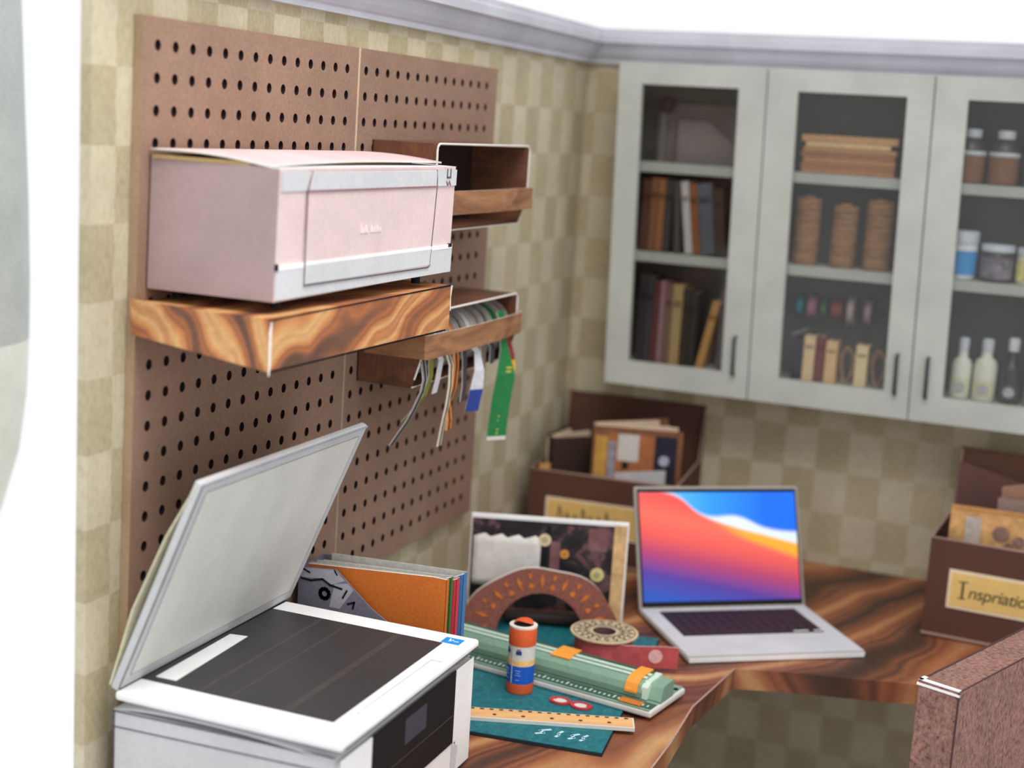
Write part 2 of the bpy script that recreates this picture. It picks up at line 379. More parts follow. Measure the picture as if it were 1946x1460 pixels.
MB().prism(*fquad(.002, .4615, Z0 + .002, Z0 + .036)).build('lower_grey_band', M_LGREY, t)
MB().prism(*fquad(.004, .46, Z1 - .024, Z1 - .003)).build('upper_grey_band', M_LGREY, t)
MB().prism(*fquad(.002, .461, Z0 + .034, Z0 + .040, .0014)).build('white_trim', M_WHITE2, t)
door = MB().prism(*fquad(.0595, .396, Z0 + .014, Z1 - .003, .0018)).build('front_door', M_PINK, t)
MB().prism([(p[0] + .0016, p[1], p[2]) for p in fquad(.061, .3945, Z0 + .0155, Z0 + .036)[0]], (.0008, 0, 0)).build('lower_band', M_LGREY, door)
MB().prism([(p[0] + .0016, p[1], p[2]) for p in fquad(.061, .3945, Z0 + .036, Z0 + .040)[0]], (.0009, 0, 0)).build('white_trim', M_WHITE2, door)
MB().prism([(p[0] + .0016, p[1], p[2]) for p in fquad(.063, .394, Z1 - .0235, Z1 - .004)[0]], (.0008, 0, 0)).build('upper_band', M_LGREY, door)
k = MB(); zz = lambda z: fx(z) + .0019
pts = [(.066, Z1 - .003), (.0605, Z1 - .016), (.058, Z1 - .024), (.060, Z0 + .014), (.385, Z0 + .0125), (.390, Z0 + .016), (.397, Z1 - .024), (.395, Z1 - .010), (.393, Z1 - .003)]
k.stroke([(zz(z), y, z) for y, z in pts], .0014, (1, 0, 0)); k.build('door_seam', M_INK, door)
MB().stroke([(zz(Z1 - .024) + .0008, .060, Z1 - .0245), (zz(Z1 - .024) + .0008, .396, Z1 - .0245)], .0022, (1, 0, 0)).build('crease', paper('mauve_line', (150, 112, 120), .8), door)
# faint white printed word in the middle of the door (illegible in the photo)
k = MB(); xx = zz(.085) + .0002
for y, h, dz in ((.188, .011, 0), (.1925, .006, 0), (.1975, .006, 0), (.2005, .009, 0), (.2035, .006, 0), (.214, .009, 0), (.218, .006, 0), (.2235, .006, 0), (.229, .008, 0), (.2335, .006, 0), (.239, .005, 0)):
    k.stroke([(xx, y, .079), (xx, y + .0006, .079 + h)], .0013, (1, 0, 0)).stroke([(xx, y, .0795), (xx, y + .0028, .0795)], .001, (1, 0, 0))
k.build('lettering', paper('faint_white_print', (250, 240, 236), .8, .01), door)
k = MB().stroke([(fx(Z1) + .001, .4285, Z1 - .002), (fx(Z1) + .001, .4285, Z1 - .013), (fx(Z1) + .001, .439, Z1 - .013), (fx(Z1) + .001, .439, Z1 - .002)], .0022, (1, 0, 0)); k.build('button', M_INK, t)
k = MB().stroke([(fx(Z1) + .001, .427, Z1 - .018), (fx(Z1) + .001, .431, Z1 - .023), (fx(Z1) + .001, .436, Z1 - .018), (fx(Z1) + .001, .44, Z1 - .023)], .0016, (1, 0, 0)); k.build('button', paper('mauve_line', (150, 112, 120)), t)
MB().box(X1 + .0005, X1 + .003, .448, .459, Z0 + .036, Z0 + .0405).build('latch', M_BLACK, t)
MB().box(X1 + .0005, X1 + .003, -.0005, .004, Z0 + .034, Z0 + .041).build('latch', M_BLACK, t)
# lid: curled card on top
lid = MB(); nU, nV = 10, 12; g = []
for i in range(nU + 1):
    for j in range(nV + 1):
        u, v = i / nU, j / nV
        x = .001 + u * (.150 - .012 * math.sin(math.pi * v)); y = .000 + v * .440
        z = Z1 + .0065 + .009 * (1 - u) * 0.6 + .004 * math.sin(math.pi * u) - .004 * u + .004 * u * math.sin(math.pi * v) * .6 + .004 * v * u
        g.append((x, y, z))
lid.add(g, [(i * (nV + 1) + j, (i + 1) * (nV + 1) + j, (i + 1) * (nV + 1) + j + 1, i * (nV + 1) + j + 1) for i in range(nU) for j in range(nV)], 0, True)
o = lid.build('lid', [paper('pink_lid_card', (216, 188, 190), .8, .03, 210, .14), M_EDGE], t); s = o.modifiers.new('thick', 'SOLIDIFY'); s.thickness = .0022; s.material_offset_rim = 1
MB().box(.004, .126, .001, .40, Z1 + .001, Z1 + .0050).build('lid_inside', M_TAN, t)
for x, y in ((.02, .03), (.02, .42), (.14, .04), (.14, .40)):
    MB().lathe([(.006, .0013), (.006, .016)], 12, (x, y, 0)).build('foot', M_BLACK, t)

# ------------------------------------------------------------------ ribbon racks
def rack(loc, dy, H, zr0, zr1, label, inner_open, tiltz=0):
    t = thing('ribbon_rack', label, 'rack', loc, tiltz, 'wooden ribbon racks on the pegboard')
    X = .102
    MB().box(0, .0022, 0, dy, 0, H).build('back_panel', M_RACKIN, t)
    for y0 in (0, dy - .0022):
        MB().prism([(.0022, y0, 0), (X * .86, y0, -.001), (X, y0, .040), (X, y0, H - .004), (X - .006, y0, H), (.0022, y0, H)], (0, .0022, 0)).build('side_panel', M_RACK, t)
    MB().box(.0022, X - .005, .0022, dy - .0022, H - .002, H).build('top_panel', M_RACK, t)
    MB().box(.0022, X * .88, .0022, dy - .0022, 0, .0022).build('bottom_panel', M_RACK, t)
    # rounded cut-paper rim around the open front
    k = MB(); r = .010; pts = []
    for cy, cz, a0 in ((r, H - r, 180), (dy - r, H - r, 90)):
        for q in range(6): a = R(a0 - q * 18); pts.append((X + .0002, cy + r * math.cos(a), cz + r * math.sin(a)))
    pts = [(X * .9, .001, .012)] + [(X, .001, .045)] + pts + [(X, dy - .001, .045)]
    k.tube(pts, .0016, 6); k.build('front_rim', M_EDGE, t)
    MB().tube([(X * .87, .0, .0005), (X * .87, dy, .0005)], .0014, 6).build('bottom_rim', M_EDGE, t)
    # rail: band folded round the front
    b = MB(); n = 12
    pts = [(.012, -.0022, 0), (X + .006, -.0026, 0)] + [(X + .009 + .006 * math.sin(math.pi * i / n), dy * i / n, 0) for i in range(n + 1)] + [(X + .006, dy + .0026, 0), (.012, dy + .0022, 0)]
    b.strip([(x, y, zr0) for x, y, z in pts], (0, 0, zr1 - zr0), .0018, 0, None, 1)
    b.build('front_rail', [M_RAIL, M_EDGE], t)
    return t
rack((.0147, -.966, 1.412), .360, .126, .026, .060, 'empty wooden rack with front rail, upper right of the pink machine', True)
rack((.0147, -.984, 1.191), .364, .108, .043, .078, 'wooden rack full of ribbon spools, below and right of the zebra-grain shelf', False)

# ribbon spools in the lower rack
cream = paper('ivory_ribbon', (228, 214, 186)); greyr = paper('grey_ribbon', (150, 146, 144)); dgrey = paper('charcoal_ribbon', (70, 66, 70))
green = paper('green_ribbon', (44, 122, 68)); orange = paper('orange_ribbon', (226, 134, 58)); navy = paper('blue_ribbon', (52, 70, 150)); maroon = paper('maroon_ribbon', (140, 52, 52)); olive = paper('olive_ribbon', (128, 130, 60)); silver = paper('silver_white_ribbon', (214, 214, 220)); black = paper('black_ribbon', (36, 34, 38)); yellow = paper('yellow_ribbon', (240, 178, 50))
taupe = paper('taupe_ribbon', (126, 110, 100))
FL = paper('spool_flange', (196, 190, 184), .6)
def rp(pts): return [(x, 0, z) for x, z in pts]
spools = [
 ('grey and black striped ribbon spool, its tail curling furthest left', greyr, black, [(.052, -.040), (.049, -.058), (.038, -.085), (.028, -.105), (.012, -.130), (.004, -.143)], .020),
 ('olive ribbon spool with a green and blue tail beside the striped one', olive, None, [(.048, -.040), (.040, -.070), (.022, -.095), (.008, -.112)], .020),
 ('silver ribbon spool near the left end of the rack', silver, None, [(.05, -.02), (.046, -.05), (.042, -.07)], .022),
 ('ivory ribbon spool with a long straight tail', cream, black, [(.054, -.030), (.055, -.060), (.052, -.090), (.046, -.125), (.042, -.155)], .018),
 ('orange ribbon spool with black-edged forked tail', orange, black, [(.05, -.035), (.048, -.070), (.040, -.095), (.044, -.120), (.043, -.135)], .024),
 ('charcoal ribbon spool in the middle of the rack', dgrey, None, [(.05, -.03), (.052, -.07), (.050, -.095)], .022),
 ('silver-white ribbon spool with blue-tipped tail', silver, navy, [(.056, -.02), (.058, -.05), (.052, -.080), (.046, -.115)], .028),
 ('taupe ribbon spool beside the blue-tipped one', taupe, None, [(.052, -.02), (.053, -.05), (.048, -.07)], .024),
 ('dark grey ribbon spool left of the green one', dgrey, None, [(.054, -.02), (.054, -.048)], .024),
 ('wide green ribbon spool with the longest broad tail', green, None, [(.047, .032), (.053, .018), (.056, .0), (.058, -.03), (.055, -.070), (.050, -.110), (.047, -.150), (.046, -.176)], .036),
 ('maroon ribbon spool with yellow tip at the right end of the rack', maroon, yellow, [(.050, -.02), (.054, -.045), (.050, -.075), (.048, -.098)], .026),
]
ycur = -.980; total = sum(s[4] for s in spools); gap = (.356 - total) / len(spools)
for lab, mA, mB, tail, w in spools:
    y = ycur + gap / 2; ycur += w + gap
    t = thing('ribbon_spool', lab, 'ribbon spool', (.0170 + .0468, y, 1.2425), 0, 'ribbon spools in the lower rack')
    T = Matrix.Rotation(R(-90), 4, 'X')
    ww = w
    MB().lathe([(.0405, .001), (.0405, ww - .001)], 28, m=0, T=T).build('ribbon', mA, t)
    for z in (0, ww - .0022):
        MB().ring([(.010, z), (.0455, z), (.0455, z + .0018), (.010, z + .0018)], 32, T=T).build('flange', FL, t)
    k = MB(); P = tail if lab.startswith('wide green') else [(.043, .0), (.047, -.012)] + tail
    # smooth path
    path = []
    for i in range(len(P) - 1):
        for q in range(4):
            u = q / 4; path.append((P[i][0] * (1 - u) + P[i + 1][0] * u, 0, P[i][1] * (1 - u) + P[i + 1][1] * u))
    path.append((P[-1][0], 0, P[-1][1]))
    cut = int(len(path) * (.8 if mB is navy else .66)); tw = .022 if lab.startswith('wide') else (.012 if mB is navy else (.010 if mB is yellow else 0))
    y0 = ww * .12
    sh = lambda p, i: (p[0], y0 - .05 * max(0, (-p[2]) - .02) * (1 if lab.startswith('wide') else .4), p[2])
    path = [sh(p, i) for i, p in enumerate(path)]
    tl = k.strip(path, [(tw * min(1, max(0, (-.022 - p[2]) / .05)), ww * .76, 0) for p in path], .0012, 0, None, 1).build('tail', [mA, M_EDGE], t)
    if mB is not None:
        k = MB()
        if mB is black: k.strip([(p[0] + .0008, p[1] + ww * .30, p[2]) for p in path[2:]], (0, ww * .2, 0), .001)
        else: k.strip([(p[0] + .0009, p[1] - .0004, p[2]) for p in path[cut:]], [(tw * min(1, max(0, (-.022 - p[2]) / .05)), ww * .77, 0) for p in path[cut:]], .0020)
        k.build('stripe', mB, tl)
    if lab.startswith('wide green'):
        p = path[-1]; MB().strip([(p[0], p[1], p[2] - .002), (p[0], p[1], p[2] + .004)], (.022, ww * .76, 0), .0020).build('white_tip', M_WHITE, tl)
        k = MB()
        for zz_ in (-.060, -.066, -.140, -.147, -.162, -.168):
            i = min(range(len(path)), key=lambda q: abs(path[q][2] - zz_)); p = path[i]
            k.strip([(p[0] + .010, p[1] + ww * .38 - .0008, zz_), (p[0] + .010, p[1] + ww * .38 - .0008, zz_ + .0025)], (.006, ww * .24, 0), .0022)
        k.build('gold_print', paper('gold_print', (206, 190, 92)), tl)

# ------------------------------------------------------------------ wall cabinets on the back wall
def shear_box(mb, x0, x1, y0, y1, z0, z1, m=0):
    vs = [(wx(x, z), y, z) for z in (z0, z1) for y in (y0, y1) for x in (x0, x1)]
    return mb.add(vs, [(0, 2, 3, 1), (4, 5, 7, 6), (0, 1, 5, 4), (2, 6, 7, 3), (0, 4, 6, 2), (1, 3, 7, 5)], m)
ZB, ZT = 1.081, 1.7025
def cabinet(x0, x1, ox0, ox1, hx, label):
    t = thing('wall_cabinet', label, 'cabinet', ((x0 + x1) / 2, 0, ZB), 0, 'glass-door cabinets on the back wall')
    t.location = (0, 0, 0)
    P = lambda nm, a, m, par=t, bv=0: a.build(nm, m, par, bv)
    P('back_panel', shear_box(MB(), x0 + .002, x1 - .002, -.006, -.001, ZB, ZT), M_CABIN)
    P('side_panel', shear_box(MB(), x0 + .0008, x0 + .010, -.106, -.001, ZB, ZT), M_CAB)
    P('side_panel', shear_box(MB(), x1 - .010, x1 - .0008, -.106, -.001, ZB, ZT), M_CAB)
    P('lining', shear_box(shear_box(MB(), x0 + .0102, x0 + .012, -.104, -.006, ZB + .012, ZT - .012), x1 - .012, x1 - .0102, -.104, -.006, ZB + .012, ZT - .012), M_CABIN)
    P('top_panel', shear_box(MB(), x0 + .010, x1 - .010, -.106, -.006, ZT - .01, ZT), M_CAB)
    P('bottom_panel', shear_box(MB(), x0 + .010, x1 - .010, -.106, -.006, ZB, 1.126), M_CAB)
    for z in (1.325, 1.498): P('shelf', shear_box(MB(), x0 + .012, x1 - .012, -.100, -.006, z, z + .019), M_CAB)
    d = MB(); e = .0012
    for q in ((x0 + e, ox0, ZB, ZT), (ox1, x1 - e, ZB, ZT), (ox0, ox1, ZB, 1.129), (ox0, ox1, 1.663, ZT)): shear_box(d, q[0], q[1], -.121, -.1075, q[2], q[3])
    door = P('door', d, M_CAB, t)
    P('glass_pane', shear_box(MB(), ox0, ox1, -.1130, -.1115, 1.129, 1.663), M_GLASS, door)
    h = MB(); hx_ = wx(hx, 1.2); hx2 = wx(hx, 1.125)
    h.tube([(hx_, -.1215, 1.199), (hx_, -.132, 1.197), (hx2, -.132, 1.128), (hx2, -.1215, 1.126)], .0036, 8)
    h.build('handle', M_HANDLE, door)
    return t
cabinet(.1105, .3990, .158, .346, .370, 'cream glass-door cabinet nearest the corner, holding books and albums')
cabinet(.3990, .6995, .4565, .653, .673, 'middle cream glass-door cabinet holding twine and kraft paper')
cabinet(.6995, .9950, .758, .948, .728, 'right-hand cream glass-door cabinet holding jars and bottles')

def book(x, z, w, h, col, label, lean=0, dep=.07, y=-.092, group=None, matname=None, cat='book', pages=False):
    """upright book, spine to the front; lean in degrees about its lower corner"""
    nm = matname or 'cover_%d_%d_%d' % col
    t = thing('book', label, cat, (wx(x, z), y, z + .0006), 0, group, rot=(0, R(lean), 0))
    m = paper(nm, col, .75, .08)
    k = MB(); k.box(0, w, 0, .003, 0, h); k.box(0, w * .14, .003, dep, 0, h); k.box(w * .86, w, .003, dep, 0, h); k.build('cover', m, t, .0008)
    MB().box(w * .14, w * .86, .003, dep - .002, .001, h - .002).build('page_block', M_CREAM, t)
    if w > .012:
        MB().box(w * .12, w * .88, -.0006, .0002, h * .72, h * .80).build('spine_band', paper(nm + '_band', sc(col, .72), .75, .08), t)
    return t
G1 = 'books in the corner cabinet'
za = 1.345; x = .1595
row2 = [(.016, .138, (92, 56, 48), 0, 'dark maroon-brown book at the left end of the middle shelf'), (.013, .142, (132, 88, 62), 0, 'brown book second from the left on the middle shelf'), (.014, .141, (150, 100, 66), 0, 'tan-brown book third on the middle shelf'),
        (.013, .140, (66, 62, 64), 0, 'charcoal book fourth on the middle shelf'), (.012, .138, (82, 76, 78), -4, 'dark grey slim book leaning beside the white one'), (.015, .139, (196, 188, 188), -8, 'white leaning book on the middle shelf'),
        (.014, .136, (142, 88, 52), -8, 'rust-brown leaning book right of the white one'), (.028, .137, (92, 96, 106), -8, 'thick slate-blue leaning book on the middle shelf'), (.020, .128, (74, 58, 50), -8, 'dark brown leaning book at the right end of the middle shelf')]
prev = 0
for w, h, c, ln, lab in row2:
    if ln != prev: x += math.tan(R(-ln)) * h * (1 if prev == 0 else .5); prev = ln
    book(x, za, w, h, c, lab, ln, group=G1); x += w / math.cos(R(ln)) + .0012
za = 1.126; x = .163
row3 = [(.014, .172, (56, 50, 54), 0, 'near-black album at the left end of the bottom shelf'), (.013, .170, (62, 62, 70), 0, 'dark slate album second on the bottom shelf'), (.012, .160, (100, 56, 52), 0, 'maroon album on the bottom shelf'), (.010, .162, (160, 118, 128), 0, 'thin dusty-pink album on the bottom shelf'),
        (.013, .158, (124, 96, 84), 0, 'taupe album right of the pink one'), (.020, .158, (178, 148, 104), 0, 'wide beige album on the bottom shelf'), (.015, .150, (60, 50, 46), 0, 'dark chocolate album right of the beige one'), (.013, .146, (56, 54, 52), 0, 'black-grey album before the leaning folder')]
for w, h, c, ln, lab in row3:
    book(x, za, w, h, c, lab, ln, group=G1); x += w + .0012
book(x + .003, za, .015, .137, (196, 146, 90), 'orange-tan folder leaning right on the bottom shelf', 11, group=G1)
book(x + .045, za, .014, .160, (112, 98, 106), 'mauve-grey album at the right end of the bottom shelf', 0, group=G1)
# top shelf of the corner cabinet: faint grey sheets and a dark knob
M_G1 = paper('grey_board', (132, 124, 120), .8, .05); M_G2 = paper('grey_mauve_board', (146, 134, 134), .8, .05)
tag(MB().prism([(wx(.21, 1.6), -.03, 1.5175), (wx(.34, 1.6), -.03, 1.5175), (wx(.34, 1.6), -.03, 1.545), (wx(.27, 1.6), -.03, 1.600), (wx(.21, 1.6), -.03, 1.6)], (0, .006, 0)).build('grey_card', M_G2, None), 'grey-mauve card with a sloping top on the upper cabinet shelf', 'card')
tag(MB().box(wx(.165, 1.6), wx(.335, 1.6), -.016, -.009, 1.5175, 1.632).build('grey_board', M_G1, None), 'tall grey board at the back of the upper cabinet shelf', 'board')
t = thing('ornament', 'dark round ornament on a thin stem in the corner cabinet', 'ornament', (wx(.188, 1.6), -.06, 1.5175))
MB().lathe([(.014, 0), (.014, .003), (.0025, .006), (.0025, .098)], 16).build('stem', M_G1, t)
MB().lathe([(.0, .094), (.012, .098), (.017, .110), (.012, .122), (0, .126)], 16, (.004, 0, 0)).build('knob', paper('dark_knob', (50, 44, 40)), t)

# middle cabinet, top shelf: stacked kraft papers
x0_ = .468; z = 1.5172
cols = [((176, 124, 84), .170, .0095), ((164, 112, 76), .172, .0085), ((182, 130, 90), .168, .010), ((158, 108, 74), .172, .009), ((186, 134, 92), .171, .009), ((222, 186, 142), .155, .008), ((198, 150, 106), .176, .013)]
ks = ['bottom', 'second', 'third', 'fourth', 'fifth', 'pale cream sixth', 'top, widest']
for (c, w, h), nm in zip(cols, ks):
    o = MB().box(0, w, 0, .075, 0, h).build('kraft_pad', paper('kraft_%d' % c[0], c, .85, .1), None, .001)
    o.location = (wx(x0_ + random.uniform(-.004, .004) + (.006 if 'pale' in nm else 0), z), -.095, z + .0004); z += h + .0005
    tag(o, nm + ' kraft paper pad of the stack on the top shelf', 'paper pad', 'stack of kraft pads')
# middle shelf: three twine spools
def twine_mat():
    m, nt, b = base('jute_twine', .9, .1); v = coords(nt, (1, 1, 1))
    f = noise(nt, coords(nt, (30, 30, 330)), 1, 4, .7); c = ramp(nt, f, [(.3, lin((104, 70, 48))), (.7, lin((190, 142, 100)))])
    nt.links.new(c, b.inputs['Base Color']); bump(nt, b, f, .5, .002); return m
M_TWINE = twine_mat()
for xc, h, r, lab in ((.479, .126, .0245, 'tall jute twine roll at the left of the middle shelf'), (.549, .116, .0245, 'shorter jute twine roll between two taller ones'), (.613, .130, .0265, 'tall jute twine roll at the right of the middle shelf')):
    t = thing('twine_roll', lab, 'twine', (wx(xc, 1.345), -.062, 1.3446), 0, 'jute twine rolls')
    prof = [(r * .92, 0)]; k = 16
    for i in range(k): prof += [(r * .94, h * (i + .08) / k), (r, h * (i + .5) / k), (r * .94, h * (i + .92) / k)]
    prof.append((r * .9, h))
    MB().lathe(prof, 26).build('winding', M_TWINE, t)
    MB().ring([(.004, h + .0002), (.010, h + .0002), (.010, h + .003), (.004, h + .003)], 16).build('core', M_KRAFT, t)
# bottom shelf: rod with ribbon reels, books and hemp loops
zb = 1.1262
tag(MB().tube([(.4702, -.030, 1.262), (.640, -.030, 1.262)], .0028, 8).build('ribbon_rod', paper('dark_rod', (70, 58, 54)), None), 'thin dark rod carrying small ribbon reels', 'rod')
for xc, r, w, c, lab in ((.478, .021, .012, (20, 130, 150), 'teal ribbon reel on the rod'), (.501, .024, .016, (168, 112, 140), 'mauve ribbon reel on the rod'), (.523, .020, .012, (84, 104, 72), 'green ribbon reel on the rod'), (.548, .020, .022, (142, 72, 64), 'brick-red ribbon reel on the rod'), (.575, .032, .012, (190, 172, 172), 'pale grey ribbon reel on the rod'), (.607, .030, .013, (166, 140, 152), 'lilac ribbon reel on the rod')):
    t = thing('ribbon_reel', lab, 'ribbon reel', (xc - w / 2, -.030, 1.262), 0, 'small reels on the cabinet rod')
    T = Matrix.Rotation(R(90), 4, 'Y')
    MB().ring([(.004, 0.0012), (r * .8, .0012), (r * .8, w - .0012), (.004, w - .0012)], 22, T=T).build('ribbon', paper('reel_%d_%d' % c[:2], c), t)
    for zz_ in (0, w - .0012): MB().ring([(.004, zz_), (r, zz_), (r, zz_ + .001), (.004, zz_ + .001)], 22, T=T).build('flange', paper('reelf_%d_%d' % c[:2], sc(c, .9)), t)
G2 = 'small books in the middle cabinet'
book(.494, zb, .021, .086, (232, 196, 156), 'cream book at the left of the lower shelf', group=G2, dep=.045)
book(.517, zb, .016, .086, (120, 50, 44), 'dark red book beside the cream one', group=G2, dep=.045)
book(.5355, zb, .021, .080, (228, 186, 134), 'peach book between the red book and rope loops', group=G2, dep=.045)
book(.592, zb, .022, .078, (234, 210, 164), 'ivory book between two bundles of rope loops', group=G2, dep=.045)
M_ROPE = paper('hemp_rope', (178, 136, 100), .9, .12)
for xc, lab, n_ in ((.5745, 'small bundle of hemp rope loops beside the peach book', 3), (.6325, 'bundle of hemp rope loops at the right of the lower shelf', 4)):
    t = thing('rope_bundle', lab, 'rope', (wx(xc, zb), -.078, zb + .0025), 0, 'hemp rope bundles')
    for q in range(n_):
        rx = .0125 + .0015 * q; rz = .034 - .002 * q; off = .006 * (q - 1); tl = .25 * (q - 1)
        pts = [(off * .2 + rx * .85 * math.sin(a) * (1 - .35 * math.cos(a + .6)) , .004 * q, rz + rz * -math.cos(a)) for a in [2 * math.pi * i / 26 for i in range(27)]]
        MB().tube(pts, .0018, 6).build('loop', M_ROPE, t)
o = tag(MB().box(0, .030, 0, .045, 0, .0018).build('silver_ruler', paper('silver_strip', (150, 146, 156)), None), 'thin silvery strip leaning in the middle cabinet', 'strip'); o.location = (wx(.4702, 1.21), -.09, 1.2105); o.rotation_euler = (0, R(-24), 0)
t = thing('small_box', 'small dark box at the left end of the lower shelf', 'box', (wx(.472, zb), -.085, zb))
MB().box(0, .019, 0, .04, 0, .066).build('body', paper('ink_dark', (44, 44, 58)), t, .001)
MB().box(-.0003, .0193, -.0003, .0403, .066, .079).build('lid', paper('ink_dark2', (58, 54, 66)), t, .001)

# right cabinet: jars and bottles
M_JGLASS = paper('dark_jar', (66, 60, 64), .3, .06, spec=.5); M_LID = paper('pale_lid', (206, 208, 218), .4, .03, spec=.5); M_BROWNFILL = paper('brown_grains', (134, 92, 70), .8, .14, 240)
for xc, lab in ((.765, 'brown-filled jar with dark shoulders at the left of the top shelf'), (.823, 'brown-filled jar with dark shoulders, second on the top shelf'), (.885, 'brown-filled jar with dark shoulders, third on the top shelf')):
    t = thing('storage_jar', lab, 'jar', (wx(xc, 1.52), -.064, 1.5174), 0, 'brown jars on the top shelf')
    MB().lathe([(.0, 0), (.025, 0), (.0265, .004), (.0265, .050)], 26).build('filling', M_BROWNFILL, t)
    MB().ring([(.020, .050), (.0275, .050), (.0275, .058), (.020, .058)], 26, smooth=True).build('ring', M_LID, t)
    MB().lathe([(.0265, .058), (.024, .070), (.017, .078), (.0145, .082)], 26).build('shoulder', M_JGLASS, t)
    MB().lathe([(.0155, .082), (.0160, .094), (.0145, .097), (0, .097)], 26).build('lid', M_LID, t)
def pot(xc, r, h, body, lab, label_col, lidh=.012):
    t = thing('paint_pot', lab, 'jar', (wx(xc, 1.345), -.066, 1.3444), 0, 'pots on the middle shelf')
    MB().lathe([(0, 0), (r * .93, 0), (r, .004), (r, h), (r * .9, h + .003)], 26).build('body', body, t)
    MB().lathe([(r * 1.03, h + .003), (r * 1.04, h + .003 + lidh), (r * .9, h + .004 + lidh), (0, h + .004 + lidh)], 26).build('lid', M_LID, t)
    k = MB(); nn = 10
    pts = [(math.sin(a) * (r + .0006), -math.cos(a) * (r + .0006), h * .14) for a in [R(-75 + 150 * i / nn) for i in range(nn + 1)]]
    k.strip(pts, (0, 0, h * .7), .0006); k.build('paper_label', label_col, t)
    return t
pot(.767, .0245, .062, paper('white_pot', (222, 222, 224)), 'white pot with a blue printed label on the middle shelf', paper('blue_pot_label', (70, 150, 214)), .022)
pot(.827, .0285, .052, M_JGLASS, 'dark pot with a pale blotchy label, second on the middle shelf', paper('blotchy_label', (120, 112, 122), .8, .35, 60))
pot(.887, .0260, .050, paper('cream_pot', (220, 212, 190)), 'cream pot with a yellowish label, third on the middle shelf', paper('yellow_pot_label', (214, 204, 130), .8, .2, 80))
M_BW = paper('white_bottle', (232, 228, 216), .45, .03, spec=.4); M_BD = paper('dark_bottle', (52, 44, 46), .3, .06, spec=.5)
def bottle(xc, r, h1, h2, body, cap, lab, lc):
    t = thing('bottle', lab, 'bottle', (wx(xc, zb), -.068, zb), 0, 'bottles on the lower shelf')
    MB().lathe([(0, 0), (r * .94, 0), (r, .004), (r, h1), (r * .85, h1 + .010), (r * .5, h1 + .016), (r * .45, h2)], 26).build('body', body, t)
    MB().lathe([(r * .5, h2), (r * .52, h2 + .020), (r * .42, h2 + .024), (0, h2 + .024)], 22).build('cap', cap, t)
    k = MB(); nn = 10
    pts = [(math.sin(a) * (r + .0006), -math.cos(a) * (r + .0006), .008) for a in [R(-65 + 130 * i / nn) for i in range(nn + 1)]]
    k.strip(pts, (0, 0, .030), .0006); k.build('paper_label', lc, t)
    MB().disc((.0, -r - .0015, .022), .010, (1, 0, 0), (0, 0, 1), 0).build('emblem', paper('emblem_grey', (178, 174, 178), .8, .2, 200), t)
bottle(.782, .018, .060, .088, M_BW, M_LID, 'white bottle with a green-tinted label at the left of the lower shelf', paper('pale_green_label', (216, 222, 190)))
bottle(.824, .0205, .064, .090, M_BW, M_LID, 'plump cream bottle, second on the lower shelf', paper('cream_label', (222, 214, 176)))
bottle(.869, .019, .060, .096, M_BD, paper('white_cap', (222, 220, 222)), 'black bottle with a white cap on the lower shelf', paper('dark_label', (74, 66, 76), .8, .2, 120))
bottle(.915, .021, .050, .066, paper('frosted_jar', (150, 142, 138)), paper('frost_cap', (186, 176, 176)), 'squat frosted grey bottle right of the black one', paper('pinkish_label', (176, 146, 128), .8, .15, 90))

# ------------------------------------------------------------------ file boxes
def file_box(loc, rz, label, text, lw):
    t = thing('storage_box', label, 'storage box', loc, rz, 'brown card storage boxes')
    W, D, HF, HB = .287, .262, .172, .287
    MB().box(0, W, 0, D, 0, .003).build('bottom', M_BOX, t)
    MB().box(0, W, 0, .003, .003, HF).build('front', M_BOX, t)
    MB().box(0, W, D - .003, D, .003, HB).build('back', M_BOX, t)
    for x in (0, W - .003):
        MB().prism([(x, .003, .003), (x, D - .003, .003), (x, D - .003, HB - .002), (x, D - .030, HF + .004), (x, .003, HF)], (.003, 0, 0)).build('side', M_BOX, t)
    MB().tube([(.0015, D - .004, HB - .004), (.0015, D - .03, HF + .004), (.0015, .0015, HF + .001), (W - .0015, .0015, HF + .001), (W - .0015, D - .03, HF + .004), (W - .0015, D - .004, HB - .004)], .0026, 6).build('rim', M_BOXEDGE, t)
    MB().tube([(0, -.001, .004), (W, -.001, .004)], .003, 6).build('bottom_fold', M_BOXEDGE, t)
    lb = MB().box(.036, .036 + lw, -.0016, 0, .056, .124).build('label', M_LABELB, t)
    MB().box(.041, .036 + lw - .005, -.0022, -.0014, .061, .119).build('label_field', M_LABEL, lb)
    T = Matrix.Translation((.060, -.0024, .078)) @ Matrix.Rotation(R(90), 4, 'X')
    if text:
        ink = paper('handwriting_ink', (72, 70, 54))
        lettering('I', .040, lb, ink, Matrix.Translation((.056, -.0024, .076)) @ Matrix.Rotation(R(90), 4, 'X'))
        k = MB(); y = -.0024
        for (a, b) in (((.0535, .1045), (.0690, .1055)), ((.0540, .0760), (.0665, .0760))): k.stroke([(a[0], y, a[1]), (b[0], y, b[1])], .0016, (0, -1, 0))
        k.build('serif', ink, lb)
        lettering(text, .030, lb, ink, Matrix.Translation((.0695, -.0024, .0785)) @ Matrix.Rotation(R(90), 4, 'X'), shear=.18, spacing=.92)
    else:
        k = MB(); y = -.0024; ink = paper('handwriting_ink', (72, 70, 54))
        x = .062
        for q, h in enumerate((.028, .016, .014, .028, .015, .016, .027, .014)):
            k.stroke([(x, y, .080), (x + .002, y, .080 + h), (x + .007, y, .080 + h * .5), (x + .010, y, .080)], .0022, (0, -1, 0)); x += .0155
        k.build('lettering', ink, lb)
    return t
file_box((.0335, -.280, .7500), R(4.0), 'brown card storage box tucked into the corner, stuffed with albums', None, .195)
